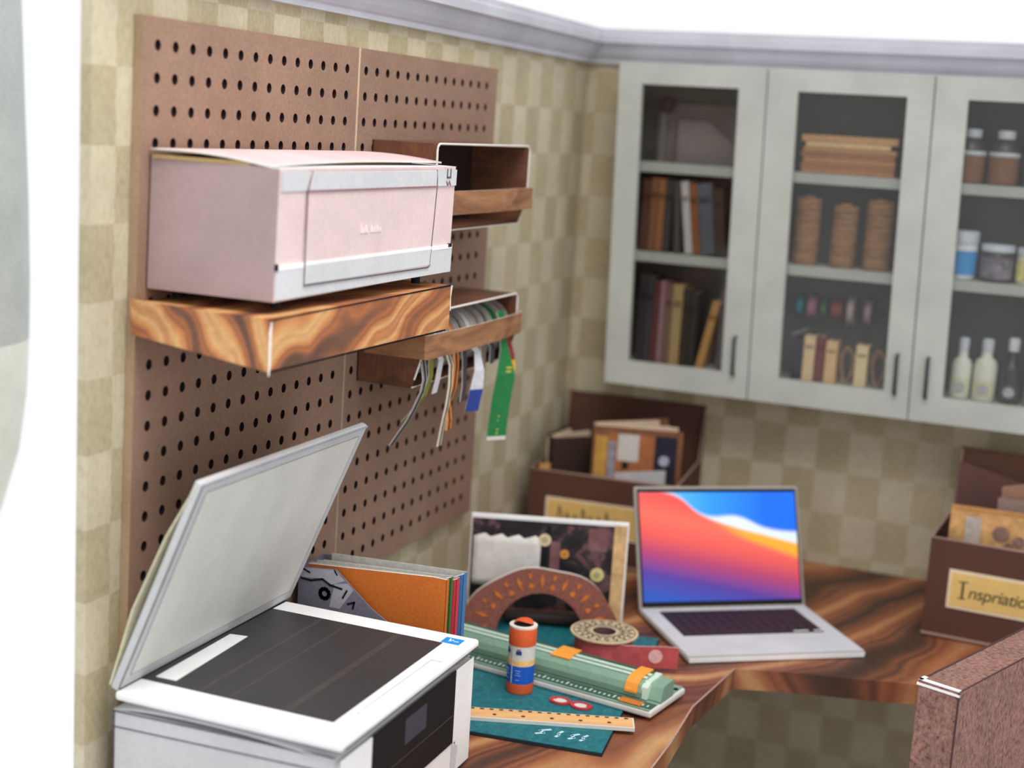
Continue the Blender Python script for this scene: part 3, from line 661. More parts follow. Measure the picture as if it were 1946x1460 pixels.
file_box((.7900, -.335, .7500), R(-3.5), 'brown card storage box with a yellow hand-lettered label, right side of desk', 'nspriation', .215)

def album(name, loc, rz, w, h, th, cover, pages, label, fan, art=None, rot=None):
    """album standing upright, its cover facing -y, page leaves fanned out behind"""
    t = thing(name, label, 'album', loc, rz, None, rot)
    MB().box(0, w, 0, .002, 0, h).build('front_cover', cover, t)
    MB().box(-.002, 0, 0, th, 0, h).build('spine', cover, t)
    for q, (a, yo, k) in enumerate(fan):
        T = Matrix.Translation((0.0005, yo, .001)) @ Matrix.Rotation(R(a), 4, 'Z')
        MB().box(0, w * k, 0, .0075, 0, h - .004 + .004 * (q % 2), 0, T).build('page_leaf', pages, t)
    T = Matrix.Translation((0.0, th, .0)) @ Matrix.Rotation(R(fan[-1][0] + 4), 4, 'Z')
    MB().box(0, w, 0, .002, 0, h, 0, T).build('back_cover', cover, t)
    if art: art(t)
    return t
def art1(t):
    y = -.0008
    def patch(nm, x0, x1, z0, z1, m, dd=0): MB().box(x0, x1, y - dd, y + .0009, z0, z1).build(nm, m, t)
    patch('collage_patch', .003, .026, .02, .246, paper('mustard_art', (196, 150, 72), .8, .12, 60))
    patch('collage_patch', .028, .116, .12, .252, paper('rust_art', (168, 104, 66), .8, .12, 60), .0002)
    patch('collage_patch', .046, .086, .200, .252, paper('white_art', (200, 196, 190)), .0005)
    patch('collage_patch', .116, .158, .13, .253, paper('night_art', (44, 42, 54), .8, .2, 40), .0003)
    patch('collage_patch', .028, .042, .160, .236, paper('bluegrey_art', (150, 146, 160), .8, .15, 60), .0004)
    patch('collage_patch', .056, .068, .184, .198, paper('black_art', (40, 34, 36)), .0005)
    MB().prism([(.044, y - .001, .128), (.140, y - .001, .134), (.140, y - .001, .188), (.044, y - .001, .176)], (0, .0008, 0)).build('collage_patch', paper('pale_slip', (196, 194, 196)), t)
    MB().disc((.135, y - .001, .206), .010, (1, 0, 0), (0, 0, 1)).build('collage_patch', paper('moon_art', (170, 172, 190)), t)
M_DARKC = paper('dark_album_cover', (66, 50, 44), .7, .08)
album('album', (.1480, -.2480, .7535), R(15), .168, .2640, .034, paper('collage_brown', (126, 84, 60), .8, .15, 50), M_CREAM, 'collage-covered album with fanned cream pages in the corner box', [(2, .003, .98), (9, .009, .95), (18, .015, .90), (31, .021, .84)], art1)
album('album', (.0620, -.2260, .7535), R(48), .112, .2240, .030, M_DARKC, M_CREAM, 'dark album with pages fanned open at the left of the corner box', [(2, .003, .97), (17, .011, .95), (38, .019, .93)])
t = thing('notebook', 'slim tan notebook wedged at the front left of the corner box', 'notebook', (.0440, -.255, .7535), R(40))
MB().box(0, .022, 0, .004, 0, .176).build('cover', M_KRAFT, t)
MB().box(.001, .021, .004, .0075, .001, .174).build('page_block', M_CREAM, t)
# contents of the lettered box
def folder(name, loc, rz, w, h, th, m, label, slope=0, mt=None):
    t = thing(name, label, 'folder', loc, rz)
    MB().prism([(0, 0, 0), (w, 0, 0), (w, 0, h + slope), (0, 0, h)], (0, .0018, 0)).build('front_cover', m, t)
    MB().prism([(0, th, 0), (w, th, 0), (w, th, h + slope - .003), (0, th, h - .003)], (0, .0018, 0)).build('back_cover', m, t)
    MB().prism([(.003, .0019, 0), (w - .003, .0019, 0), (w - .003, .0019, h + slope - .006), (.003, .0019, h - .006)], (0, th - .0021, 0)).build('page_block', mt or M_CREAM, t)
    return t
M_TANART = paper('tan_printed', (204, 158, 104), .85, .16, 45)
f1 = folder('folder', (.8150, -.302, .7535), R(-3.5), .215, .214, .014, M_TANART, 'tan printed folder at the front of the lettered box', .006)
MB().box(.026, .052, -.0012, -.0002, .140, .208).build('pale_tag', paper('pale_tag', (190, 176, 166), .8, .1, 70), f1)
for x, z, r_ in ((.085, .185, .014), (.115, .176, .010), (.10, .165, .008)): MB().disc((x, -.0002, z), r_, (1, 0, 0), (0, 0, 1)).build('print_spot', paper('smudge_print', (140, 108, 98), .85, .2, 60), f1)
folder('folder', (.8130, -.274, .7535), R(-1), .200, .218, .008, M_KRAFT, 'plain kraft folder behind the tan printed folder', .002)
folder('folder', (.8080, -.112, .7535), R(-8), .205, .262, .006, paper('plum_brown', (104, 74, 70)), 'plum-brown folder with a sloping top near the back of the lettered box', -.040)
folder('folder', (.8900, -.205, .7535), R(8), .130, .246, .010, paper('rose_brown', (158, 118, 100), .8, .08), 'rose-brown folder rising at the right of the lettered box', .03)
folder('folder', (.8860, -.234, .7535), R(-3), .140, .232, .010, paper('grey_rose', (150, 128, 120), .8, .08), 'grey-rose folder in front of the rose-brown one', .0)

# ------------------------------------------------------------------ laptop
def screen_mat():
    m, nt, b = base('laptop_wallpaper', .45, .4)
    tc = nt.nodes.new('ShaderNodeTexCoord'); s = nt.nodes.new('ShaderNodeSeparateXYZ'); nt.links.new(tc.outputs['Object'], s.inputs[0])
    def mth(op, a, bb=0.0, cc=None):
        n = nt.nodes.new('ShaderNodeMath'); n.operation = op
        for i, v in enumerate((a, bb) if cc is None else (a, bb, cc)):
            if isinstance(v, bpy.types.NodeSocket): nt.links.new(v, n.inputs[i])
            else: n.inputs[i].default_value = v
        return n.outputs[0]
    u = mth('DIVIDE', s.outputs['X'], .313); v = mth('DIVIDE', s.outputs['Z'], .215)
    # ridge line between sky and dune: falls to the right with a bump
    def curve(pts):
        c = nt.nodes.new('ShaderNodeFloatCurve'); cm = c.mapping.curves[0]
        while len(cm.points) < len(pts): cm.points.new(.5, .5)
        for p, q in zip(cm.points, pts): p.location = q
        c.mapping.update(); nt.links.new(u, c.inputs['Value']); return c.outputs[0]
    sky_edge = curve([(0, 1.0), (.2, .99), (.42, .78), (.62, .77), (.8, .66), (1, .62)])
    dune_edge = curve([(0, 1.0), (.2, .975), (.40, .77), (.6, .66), (.8, .58), (1, .50)])
    low_edge = curve([(0, .98), (.2, .93), (.45, .70), (.65, .55), (.85, .44), (1, .36)])
    hgt = mth('SUBTRACT', v, dune_edge)
    # dune body: blue at the foot, magenta, red, coral upward
    tv = mth('ADD', v, mth('MULTIPLY', u, .33))
    body = ramp(nt, tv, [(.08, lin((40, 84, 186))), (.28, lin((82, 58, 160))), (.48, lin((180, 64, 108))), (.62, lin((228, 86, 84))), (.82, lin((250, 108, 88))), (1.0, lin((240, 84, 80)))])
    def sstep(x, a, bb):
        n = nt.nodes.new('ShaderNodeMapRange'); n.interpolation_type = 'SMOOTHSTEP'; nt.links.new(x, n.inputs[0])
        n.inputs[1].default_value = a; n.inputs[2].default_value = bb; return n.outputs[0]
    f_or = mth('MULTIPLY', sstep(mth('SUBTRACT', v, low_edge), -.02, .07), sstep(u, .35, .72))
    c = mix(nt, f_or, body, lin((255, 174, 46)))
    c = mix(nt, sstep(hgt, -.01, .035), c, lin((226, 238, 244)))
    sky = ramp(nt, u, [(.1, lin((96, 196, 255))), (.45, lin((40, 150, 255))), (.8, lin((0, 108, 250)))])
    c = mix(nt, sstep(mth('SUBTRACT', v, sky_edge), -.02, .03), c, sky)
    nt.links.new(c, b.inputs['Base Color'])
    nt.links.new(c, b.inputs['Emission Color']); b.inputs['Emission Strength'].default_value = .22
    return m
M_SCREEN = screen_mat()
t = thing('laptop', 'open silver laptop with a colourful red and blue desktop picture', 'laptop', (.4690, -.6920, .7502), R(36.0))
LW, LD = .313, .232
bt = MB(); pts = []
MB().box(0, LW, 0, LD, .0015, .010).build('base', M_ALUD, t, .003)
MB().box(.003, LW - .003, .004, LD - .004, .0100, .0112).build('palm_deck', M_ALU, t)
MB().box(.030, LW - .030, .092, LD - .020, .0112, .0116).build('keyboard_well', paper('key_well', (44, 38, 46)), t)
kb = MB()
for r_ in range(6):
    nk = 14; y0 = .0945 + r_ * .0193; x = .032
    ws = [1] * nk
    if r_ == 0: ws = [1, 1, 1.2, 5.6, 1.2, 1, 1, 1]
    u = (LW - .064 - .0016 * (len(ws) - 1)) / sum(ws)
    for w in ws:
        o = MB().box(x, x + u * w, y0, y0 + .0172, .0116, .0130).build('key', M_KEY, t); x += u * w + .0016
MB().box(LW - .085, LW - .058, .0945, .098, .0130, .0134).build('key_glint', M_WHITE2, t)
MB().box(LW - .048, LW - .032, .0945, .098, .0130, .0134).build('key_glint', M_WHITE2, t)
MB().box(.004, LW - .004, -.0012, .0008, .0015, .0085).build('front_edge', M_WHITE2, t)
# screen, tilted back
k = MB().box(0, LW, 0, .006, 0, .216)
lid = k.build('screen_lid', M_ALUD, t, .003); lid.location = (0, LD - .004, .0085); lid.rotation_euler = (R(-21), 0, 0)
MB().box(.005, LW - .005, -.0006, .0002, .004, .211).build('bezel', M_BLACK, lid)
sp = MB().box(0, .313, 0, .0006, 0, .215).build('display', M_SCREEN, lid); sp.location = (.0085, -.0013, .014); sp.scale = ((LW - .017) / .313, 1, .191 / .215)
MB().tube([(.002, LD - .002, .0100), (LW - .002, LD - .002, .0100)], .0036, 8).build('hinge', M_ALUD, t)

# ------------------------------------------------------------------ cutting mat and tools
def mat_mat():
    m, nt, b = base('teal_cutting_mat', .55, .3); v = coords(nt)
    f = noise(nt, v, 120, 4); c = ramp(nt, f, [(.3, lin((22, 92, 104))), (.7, lin((36, 122, 130)))])
    br = nt.nodes.new('ShaderNodeTexBrick'); br.offset = 0; br.inputs['Scale'].default_value = 40; br.inputs['Mortar Size'].default_value = .012
    br.inputs['Brick Width'].default_value = 1; br.inputs['Row Height'].default_value = 1
    nt.links.new(v, br.inputs['Vector'])
    pn = ramp(nt, noise(nt, v, 70, 2), [(.5, (0, 0, 0, 1)), (.66, (.5, .5, .5, 1))])
    fac = mix(nt, 1.0, br.outputs['Fac'], pn, 'MULTIPLY')
    nt.links.new(mix(nt, fac, c, lin((130, 190, 200))), b.inputs['Base Color']); return m
M_MAT = mat_mat()
t = thing('cutting_mat', 'teal gridded cutting mat lying on the desk under the craft tools', 'cutting mat', (.4600, -1.0920, .7502), R(6.8))
MB().box(-.345, 0, 0, .478, .0002, .0046).build('core', paper('mat_black_edge', (38, 48, 54)), t)
MB().box(-.344, -.001, .001, .477, .0046, .0054).build('printed_surface', M_MAT, t)
k = MB()
for x, wd in ((-.098, .016), (-.070, .005), (-.052, .010), (-.036, .006)):
    k.stroke([(x, .028, .0054), (x + wd * .6, .034, .0054), (x + wd * .2, .040, .0054), (x + wd, .048, .0054)], .004, (0, 0, 1), 0, .0003)
k.build('white_print', paper('mat_white_print', (190, 222, 232)), t)
ZM = .7558
# wooden ruler
t = thing('ruler', 'pale wooden ruler lying across the front of the teal mat', 'ruler', (.4780, -1.0030, ZM + .0002), R(180 + 20))
RL, RW = .33, .036
MB().box(0, RL, -RW, 0, 0, .005).build('body', M_WHITE, t)
MB().box(.002, RL, -RW + .002, -.003, .005, .0055).build('wood_face', wood('ruler_wood', [(.3, (214, 160, 104)), (.6, (236, 186, 128)), (.8, (220, 166, 110))], 30, (.2, 1, 1), (0, 0, 0), .3, .6, (30, 300, 300), fine=.1), t)
k = MB()
for i in range(24): k.box(.008 + i * .0135, .0135 + i * .0135, -RW + .003, -RW + .0075, .0055, .0058)
k.build('tick_mark', paper('tick_ink', (96, 66, 44)), t)
for i in range(8): MB().lathe([(.003, .0055), (.003, .0058)], 10, (.035 + i * .04, -.013, 0)).build('number_dot', paper('tick_ink', (96, 66, 44)), t)
# paper trimmer
MG = paper('sage_plastic', (128, 162, 142), .5, .04, spec=.4); MGL = paper('sage_light', (206, 226, 212), .5, .03, spec=.4); MGD = paper('sage_dark', (66, 92, 80), .5, .06); MOR = paper('orange_clip', (244, 160, 66), .6, .04)
t = thing('paper_trimmer', 'sage-green sliding paper trimmer with orange clips on the mat', 'paper trimmer', (.1050, -.8850, ZM), R(-9.5))
TL = .385; TW = .118
bs = MB().box(0, TL, 0, TW, 0, .010).build('base', M_WHITE, t, .003)
MB().box(.001, TL - .004, .001, TW - .001, .010, .0112).build('base_face', MG, t)
MB().box(.002, TL - .004, .006, .026, .0112, .0122).build('ruler_strip', MGD, t)
k = MB()
for i in range(48): k.box(.006 + i * .0078, .0085 + i * .0078, .010, .0155 + .004 * (i % 5 == 0), .0122, .0126)
k.build('tick_mark', MGL, t)
sec = [(0, .030, .0122), (0, .029, .022), (0, .033, .031), (0, .041, .036), (0, .052, .038), (0, .078, .038), (0, .080, .0122)]
MB().prism(sec, (TL - .030, 0, 0), smooth=False).build('rail', MG, t, .0015)
for y0, m in ((.046, MGL), (.060, MGL), (.070, MGD)): MB().box(.001, TL - .032, y0, y0 + .007, .0378, .0390).build('rail_groove', m, t)
MB().box(.001, TL - .032, .054, .0565, .0378, .0386).build('rail_groove', MGD, t)
def clip(x, w, lo=0):
    pts = [(x, .0275, .020), (x, .0275, .023), (x, .032, .0325), (x, .0405, .0378), (x, .052, .0402), (x, .080, .0402)][lo:]
    MB().strip(pts, (w, 0, 0), .002).build('clip', MOR, t)
clip(.196, .032, 3); clip(.328, .020)
MB().prism([(TL - .032, .030, .013), (TL - .032, .079, .013), (TL - .032, .079, .0385), (TL - .032, .042, .0365), (TL - .032, .031, .030)], (.010, 0, 0)).build('end_cap', MGL, t)
MB().prism([(TL - .022, .034, .0112), (TL - .022, .078, .0112), (TL - .022, .078, .036), (TL - .022, .044, .034)], (.020, 0, 0)).build('end_block', MG, t, .003)
MB().lathe([(.004, 0), (.004, .0012)], 10, (TL - .008, .100, .0112)).build('screw', M_BLACK, t)
MB().box(TL - .055, TL - .020, .004, .020, .0124, .0134).build('orange_stop', paper('amber_stop', (200, 120, 50)), t)
# red spectacles
t = thing('spectacles', 'tiny red spectacles with pale lenses lying on the teal mat', 'spectacles', (.3670, -.9550, ZM + .0003), R(-5))
MR = paper('red_frame', (190, 62, 66), .6, .08)
for x in (-.0165, .0165):
    S = Matrix.Translation((x, 0, 0)) @ Matrix.Diagonal((1.25, 1, 1, 1))
    MB().ring([(.0085, 0), (.0130, 0), (.0130, .0025), (.0085, .0025)], 24, T=S).build('frame', MR, t)
    MB().lathe([(.0087, .0004), (.0087, .0014)], 20, T=S).build('lens', M_WHITE, t)
MB().box(-.006, .006, -.003, .004, .0003, .0024).build('bridge', MR, t)
for s in (-1, 1): MB().box(min(s * .024, s * .032), max(s * .024, s * .032), .001, .008, .0003, .0024).build('temple', MR, t)
# glue stick
MOG = paper('glue_orange', (222, 96, 50), .55, .04, spec=.35); MBLU = paper('glue_blue', (34, 92, 196), .6, .06)
t = thing('glue_stick', 'orange-capped glue stick with blue and white label standing on the mat', 'glue stick', (.2830, -.9430, ZM), R(-20))
MB().lathe([(0, 0), (.0195, 0), (.0200, .002), (.0200, .016)], 30).build('base', MOG, t)
MB().lathe([(.0197, .016), (.0197, .073)], 30).build('label', M_WHITE, t)
MB().lathe([(.0200, .016), (.0200, .043)], 30).build('blue_band', MBLU, t)
MB().lathe([(.0199, .043), (.0199, .052)], 30).build('cream_band', paper('glue_cream', (238, 196, 130)), t)
for a0 in (-62, -118):
    k = MB(); pts = [(math.cos(R(a0 + q * 4)) * .0200, math.sin(R(a0 + q * 4)) * .0200, .061) for q in range(-3, 4)]
    k.strip(pts, (0, 0, .0055), .0006); k.build('emblem', paper('emblem_navy', (44, 62, 140)), t)
    k = MB(); pts = [(math.cos(R(a0 + q * 4)) * .0200, math.sin(R(a0 + q * 4)) * .0200, .0665) for q in range(-2, 3)]
    k.strip(pts, (0, 0, .003), .0006); k.build('emblem_roof', paper('emblem_mauve', (150, 110, 130)), t)
    k = MB()
    for zz_, hw in ((.036, 3), (.0325, 2), (.029, 3), (.022, 2)):
        k.strip([(math.cos(R(a0 + q * 4)) * .0204, math.sin(R(a0 + q * 4)) * .0204, zz_) for q in range(-hw, hw + 1)], (0, 0, .0010), .0005)
    k.build('fine_print', paper('pale_blue_print', (130, 170, 230)), t)
MB().strip([(math.cos(R(-92)) * .0203, math.sin(R(-92)) * .0203, .017), (math.cos(R(-88)) * .0203, math.sin(R(-88)) * .0203, .017)], (0, 0, .055), .0006).build('paper_seam', M_GREYW, t)
MB().lathe([(.0201, .073), (.0203, .074), (.0203, .099), (.0190, .102)], 30, cap=False).build('cap', MOG, t)
MB().ring([(.0150, .1005), (.0203, .099), (.0206, .1015), (.0150, .1025)], 30).build('cap_rim', M_EDGE, t)
MB().lathe([(.0150, .0990), (.0150, .1005)], 24).build('cap_inside', M_BLACK, t)
MB().add([( .0145 * math.cos(R(20 + i * 20)), .0145 * math.sin(R(20 + i * 20)), .1035 + .004 * math.sin(R(i * 20))) for i in range(10)] + [(-.005, -.004, .106)], [(i, i + 1, 10) for i in range(9)] + [(9, 0, 10)]).build('cap_flap', MOG, t)
# washi tape spool
t = thing('tape_spool', 'lace-printed spool of red patterned tape with loose end, right of the glue stick', 'tape roll', (.3460, -.7440, ZM), R(14))
ML = paper('lace_card', (214, 194, 160), .8, .05); MTAPE = paper('red_tape', (188, 84, 88), .7, .10, 60)
MB().ring([(.018, 0), (.0535, 0), (.0535, .0015), (.018, .0015)], 40).build('lower_flange', M_WHITE, t)
MB().ring([(.020, .0015), (.046, .0015), (.046, .039), (.020, .039)], 40, smooth=False).build('tape_winding', MTAPE, t)
fl = MB().ring([(.0185, .039), (.0535, .039), (.0535, .0415), (.0185, .0415)], 40).build('upper_flange', ML, t)
MB().ring([(.0175, .0016), (.0186, .0016), (.0186, .0418), (.0175, .0418)], 32).build('core', paper('core_brown', (104, 78, 80)), t)
k = MB()
for q in range(18):
    a = 2 * math.pi * q / 18
    for rr, dd in ((.031, .1), (.041, -.1)):
        k.stroke([(math.cos(a - .12) * (rr - .004), math.sin(a - .12) * (rr - .004), .0416), (math.cos(a) * (rr + .004), math.sin(a) * (rr + .004), .0416), (math.cos(a + .12) * (rr - .004), math.sin(a + .12) * (rr - .004), .0416)], .0022, (0, 0, 1), 0, .0004)
k.ring([(.0475, .0416), (.049, .0416), (.049, .0420), (.0475, .0420)], 40).ring([(.0235, .0416), (.0245, .0416), (.0245, .0420), (.0235, .0420)], 40)
k.build('lace_print', paper('lace_ink', (74, 62, 62)), fl)
pts = [(math.cos(R(a)) * .0470, math.sin(R(a)) * .0470, .003) for a in range(-130, -58, 8)] + [(.040, -.044, .003), (.060, -.041, .003), (.080, -.036, .003), (.100, -.034, .004), (.118, -.034, .004)]
tl = MB().strip(pts, (0, 0, .0345), .0014, 0, None, 1).build('loose_end', [MTAPE, M_EDGE], t)
MB().disc((.083, -.0372, .022), .011, (1, .2, 0), (0, 0, 1)).build('white_motif', paper('tape_motif', (224, 176, 176)), tl)

# ------------------------------------------------------------------ collage book and rust arch
t = thing('collage_book', 'upright dark collage board with white cloth patch and brass buttons', 'collage board', (.0850, -.6860, ZM + .0002), R(20.0))
BW, BH = .262, .178
def grunge():
    m, nt, b = base('dark_collage_print', .6, .3); v = coords(nt)
    f = noise(nt, v, 22, 3, .6, 1.2); c = ramp(nt, f, [(.42, lin((34, 30, 36))), (.55, lin((50, 44, 48))), (.62, lin((112, 78, 82))), (.72, lin((74, 54, 58)))])
    nt.links.new(c, b.inputs['Base Color']); return m
MB().box(0, BW, 0, .012, 0, BH).build('board', M_WHITE2, t, .0015)
MB().box(.003, BW - .024, -.0012, .0002, .002, BH - .006).build('dark_print', grunge(), t)
MB().box(BW - .024, BW - .003, -.0012, .0002, .002, BH - .004).build('parchment_strip', paper('parchment', (214, 176, 128), .8, .14, 40), t)
k = MB(); g = []
for i in range(13):
    for j in range(9): g.append((.006 + .112 * i / 12, -.0020 - .0015 * abs(math.sin(i * .9 + j * .7)) , .060 + .082 * j / 8 + (.003 * ((i * 7) % 3) if j == 8 else 0) - (.001 * i if j == 0 else 0)))
k.add(g, [(i * 9 + j, (i + 1) * 9 + j, (i + 1) * 9 + j + 1, i * 9 + j + 1) for i in range(12) for j in range(8)], 0, True)
o = k.build('white_cloth_patch', paper('white_cloth', (222, 218, 214), .9, .04, 90), t); s = o.modifiers.new('t', 'SOLIDIFY'); s.thickness = .0012
for x, z, r_, c in ((.124, .142, .0105, (226, 208, 168)), (.158, .120, .0075, (218, 150, 66)), (.214, .088, .0115, (214, 204, 140))):
    bt = MB().disc((x, -.0012, z), r_, (1, 0, 0), (0, 0, 1), 0, 20, None, .003).build('button', paper('button_%d' % c[2], c, .4, .05, spec=.5), t)
    MB().disc((x, -.0041, z), r_ * .5, (1, 0, 0), (0, 0, 1), 0, 14, None, .0006).build('button_centre', paper('button_in_%d' % c[2], sc(c, .82), .4, .05, spec=.5), bt)
for x0_, x1_, z0_, z1_ in ((.134, .150, .092, .140), (.196, .228, .128, .166)):
    MB().box(x0_, x1_, -.0016, -.0008, z0_, z1_).build('rose_scrap', paper('rose_scrap', (126, 88, 92), .8, .15, 40), t)
MB().prism([(.128, -.0014, .165), (.134, -.0014, .165), (.124, -.0014, .070), (.117, -.0014, .070)], (0, -.0010, 0)).build('black_strap', M_BLACK, t)
MB().prism([(.008, -.0016, .010), (.036, -.0016, .010), (.038, -.0016, .050), (.006, -.0016, .056)], (0, -.001, 0)).build('black_scrap', M_BLACK, t)
rl = MB().tube([(.066, -.0135, .0120), (.200, -.0135, .0120)], .0118, 20).build('dark_roll', paper('dark_leather', (58, 44, 40), .5, .12, 60, spec=.4), t)
MB().box(.068, .198, -.017, -.010, .0232, .0242).build('paler_stripe', paper('paler_leather', (122, 86, 68), .6, .15, 60), rl)  # paler brown stripe along the top of the roll
# arch
t = thing('arch_ornament', 'rust-brown arch with orange sunburst pattern leaning on the collage board', 'arch ornament', (.2260, -.7080, ZM + .0003), R(25), rot=(R(-7), 0, R(25)))
def rust():
    m, nt, b = base('rust_arch', .8, .2); v = coords(nt)
    f = noise(nt, v, 240, 4); c = ramp(nt, f, [(.3, lin((112, 66, 58))), (.7, lin((160, 102, 88)))]); nt.links.new(c, b.inputs['Base Color']); bump(nt, b, f, .3, .001); return m
RO, RI, n = .130, .072, 28
ro = lambda a: RO * (1 + .018 * math.cos(7 * a)) * (1 - .16 * math.sin(a) ** 2)
ri = lambda a: RI * (1 - .04 * math.sin(a))
out = [(math.cos(math.pi * i / n) * ro(math.pi * i / n), 0, math.sin(math.pi * i / n) * ro(math.pi * i / n)) for i in range(n + 1)]
inn = [(math.cos(math.pi * i / n) * ri(math.pi * i / n), 0, math.sin(math.pi * i / n) * ri(math.pi * i / n)) for i in range(n + 1)]
k = MB(); th = Vector((0, .012, 0))
for i in range(n):
    q = [Vector(out[i]), Vector(out[i + 1]), Vector(inn[i + 1]), Vector(inn[i])]
    vs = q + [p + th for p in q]
    k.add(vs, [(0, 1, 2, 3), (7, 6, 5, 4)], 0); k.add(vs, [(0, 4, 5, 1), (2, 6, 7, 3)], 1)
for i in (0, n):
    q = [Vector(out[i]), Vector(inn[i])]; k.add(q + [p + th for p in q], [(0, 1, 3, 2)], 1)
k.build('body', [rust(), M_EDGE], t)
MORN = paper('orange_sunburst', (206, 116, 56), .8, .12, 120)
for i in range(15):
    a = math.pi * (i + .5) / 15; rm = (ro(a) + ri(a)) / 2; c, s = math.cos(a), math.sin(a)
    def pt(dr, da): rr = rm + dr; return (math.cos(a + da) * rr, -.0003, math.sin(a + da) * rr)
    if i % 2: MB().prism([pt(-.012, 0), pt(0, .035), pt(.013, .0), pt(0, -.035)], (0, -.0008, 0)).build('petal', MORN, t)
    else: MB().prism([pt(-.010, -.06), pt(-.004, -.02), pt(-.004, .02), pt(-.010, .06), pt(-.013, 0)], (0, -.0008, 0)).build('petal', MORN, t); MB().prism([pt(.004, -.018), pt(.014, -.03), pt(.010, 0), pt(.014, .03), pt(.004, .018)], (0, -.0008, 0)).build('petal', MORN, t)

# ------------------------------------------------------------------ folders standing behind the printer
def folded_card(y, x0, x1, h0, h1, col, label, gapw=.006, dlow=0):
    t = thing('folded_card', label, 'card', (x0, y, .7510), 0, 'folded cards behind the printer')
    w = x1 - x0; m = paper('card_%d_%d_%d' % col, col, .85, .07, 240, .12)
    MB().prism([(0, 0, 0), (w, 0, 0), (w, 0, h1), (w - .02, 0, h1 + dlow), (0, 0, h0 + dlow)], (0, .0012, 0)).build('front_leaf', [m], t)
    MB().prism([(0, gapw, 0), (w, gapw * .7, 0), (w, gapw * .7, h1 + .001), (0, gapw, h0 + .001)], (0, .0012, 0)).build('back_leaf', paper('grey_leaf', (206, 204, 196)), t)
    MB().box(w - .0006, w + .0009, 0, gapw * .7 + .001, 0, h1).build('fold', m, t)
    MB().tube([(0, .0006, h0 + dlow), (w - .02, .0006, h1 + dlow), (w, .0006, h1)], .0009, 5).build('cut_edge', M_EDGE, t)
folded_card(-1.1400, .034, .2425, .2070, .2200, (204, 112, 46), 'orange folded card nearest the printer', .007, .0005)
folded_card(-1.1300, .038, .2440, .2080, .2210, (62, 118, 66), 'green folded card behind the orange one', .006, -.006)
folded_card(-1.1210, .042, .2490, .2060, .2170, (204, 66, 76), 'red folded card between green and blue', .009, -.008)
folded_card(-1.1080, .046, .2530, .2120, .2215, (76, 124, 182), 'blue folded card furthest from the printer', .012, -.010)
t = thing('magazine_holder', 'grey patterned magazine holder with cut-away corner beside the printer', 'magazine holder', (.0265, -1.1510, .7503))
MH = paper('grey_pattern_card', (124, 120, 136), .8, .08, 200)
MB().prism([(0, 0, 0), (.190, 0, 0), (.190, 0, .120), (.112, 0, .165), (.056, 0, .2105), (0, 0, .2055)], (0, .0018, 0)).build('front_side', MH, t)
MB().prism([(0, .068, 0), (.190, .068, 0), (.190, .068, .120), (.112, .068, .165), (.056, .068, .2105), (0, .068, .2055)], (0, .0018, 0)).build('back_side', MH, t)
MB().box(-.0015, 0, 0, .0698, 0, .2055).build('spine', MH, t)
MB().box(0, .190, .0018, .068, 0, .0002).build('bottom', MH, t)
k = MB()
k.stroke([(.003, 0, .190), (.018, 0, .1885), (.036, 0, .1935), (.048, 0, .1870), (.066, 0, .1845)], .0030, (0, -1, 0))
k.stroke([(.006, 0, .2035), (.016, 0, .1995)], .0026, (0, -1, 0)).stroke([(.054, 0, .2090), (.058, 0, .2030)], .0022, (0, -1, 0))
k.stroke([(.074, 0, .1835), (.068, 0, .1720)], .0026, (0, -1, 0)).stroke([(.076, 0, .1650), (.086, 0, .1690), (.084, 0, .1600)], .0028, (0, -1, 0))
for i in range(12):
    a, b_ = 2 * math.pi * i / 12, 2 * math.pi * (i + 1) / 12
    k.stroke([(.040 + .0068 * math.cos(a), 0, .1735 + .0068 * math.sin(a)), (.040 + .0068 * math.cos(b_), 0, .1735 + .0068 * math.sin(b_))], .0054, (0, -1, 0))
k.build('ink_drawing', M_BLACK, t)
MLG = paper('pale_grey_patch', (176, 174, 184), .8, .05)
MB().prism([(.0005, -.0002, .2045), (.055, -.0002, .2095), (.070, -.0002, .1965), (.050, -.0002, .1880), (.036, -.0002, .1945), (.003, -.0002, .1905)], (0, .0004, 0)).build('pale_patch', MLG, t)
MB().prism([(.055, -.0002, .190), (.075, -.0002, .1935), (.084, -.0002, .186), (.064, -.0002, .156), (.048, -.0002, .156)], (0, .0004, 0)).build('pale_patch', MLG, t)

# ------------------------------------------------------------------ printer
t = thing('printer', 'white printer with its scanner lid open, in the left foreground', 'printer', (.0260, -1.5620, .7503))
PW, PL = .286, .366
bd = MB().box(0, PW - .002, .004, PL, .008, .145).build('body', M_GREYW, t, .006, 3)
MB().box(.01, PW - .012, .014, PL - .012, 0, .008).build('plinth', M_BLACK, t)
MB().box(-.001, PW - .006, .0015, .0042, .012, .147).build('side_cover', M_GREYW, t, .001)
MB().stroke([(-.001, .0015, .1445), (PW - .006, .0015, .1505)], .0016, (0, -1, 0)).stroke([(-.001, .0015, .126), (PW - .006, .0015, .133)], .0014, (0, -1, 0)).stroke([(0, .0015, .012), (0, .0015, .145)], .0016, (0, -1, 0)).build('seam', M_INK, t)
fr = MB().box(PW - .002, PW, .006, PL - .003, .008, .146).build('front_panel', M_WHITE2, t, .001)
MB().box(PW - .0006, PW + .0012, .078, .304, .052, .148).build('black_panel', M_BLACK, t)
dis = MB().box(PW + .0012, PW + .0016, .160, .218, .105, .136).build('display', paper('dim_display', (70, 66, 78)), t)
MB().box(PW - .030, PW - .0004, .084, .302, .012, .052).build('paper_slot', paper('slot_black', (14, 12, 14)), t)
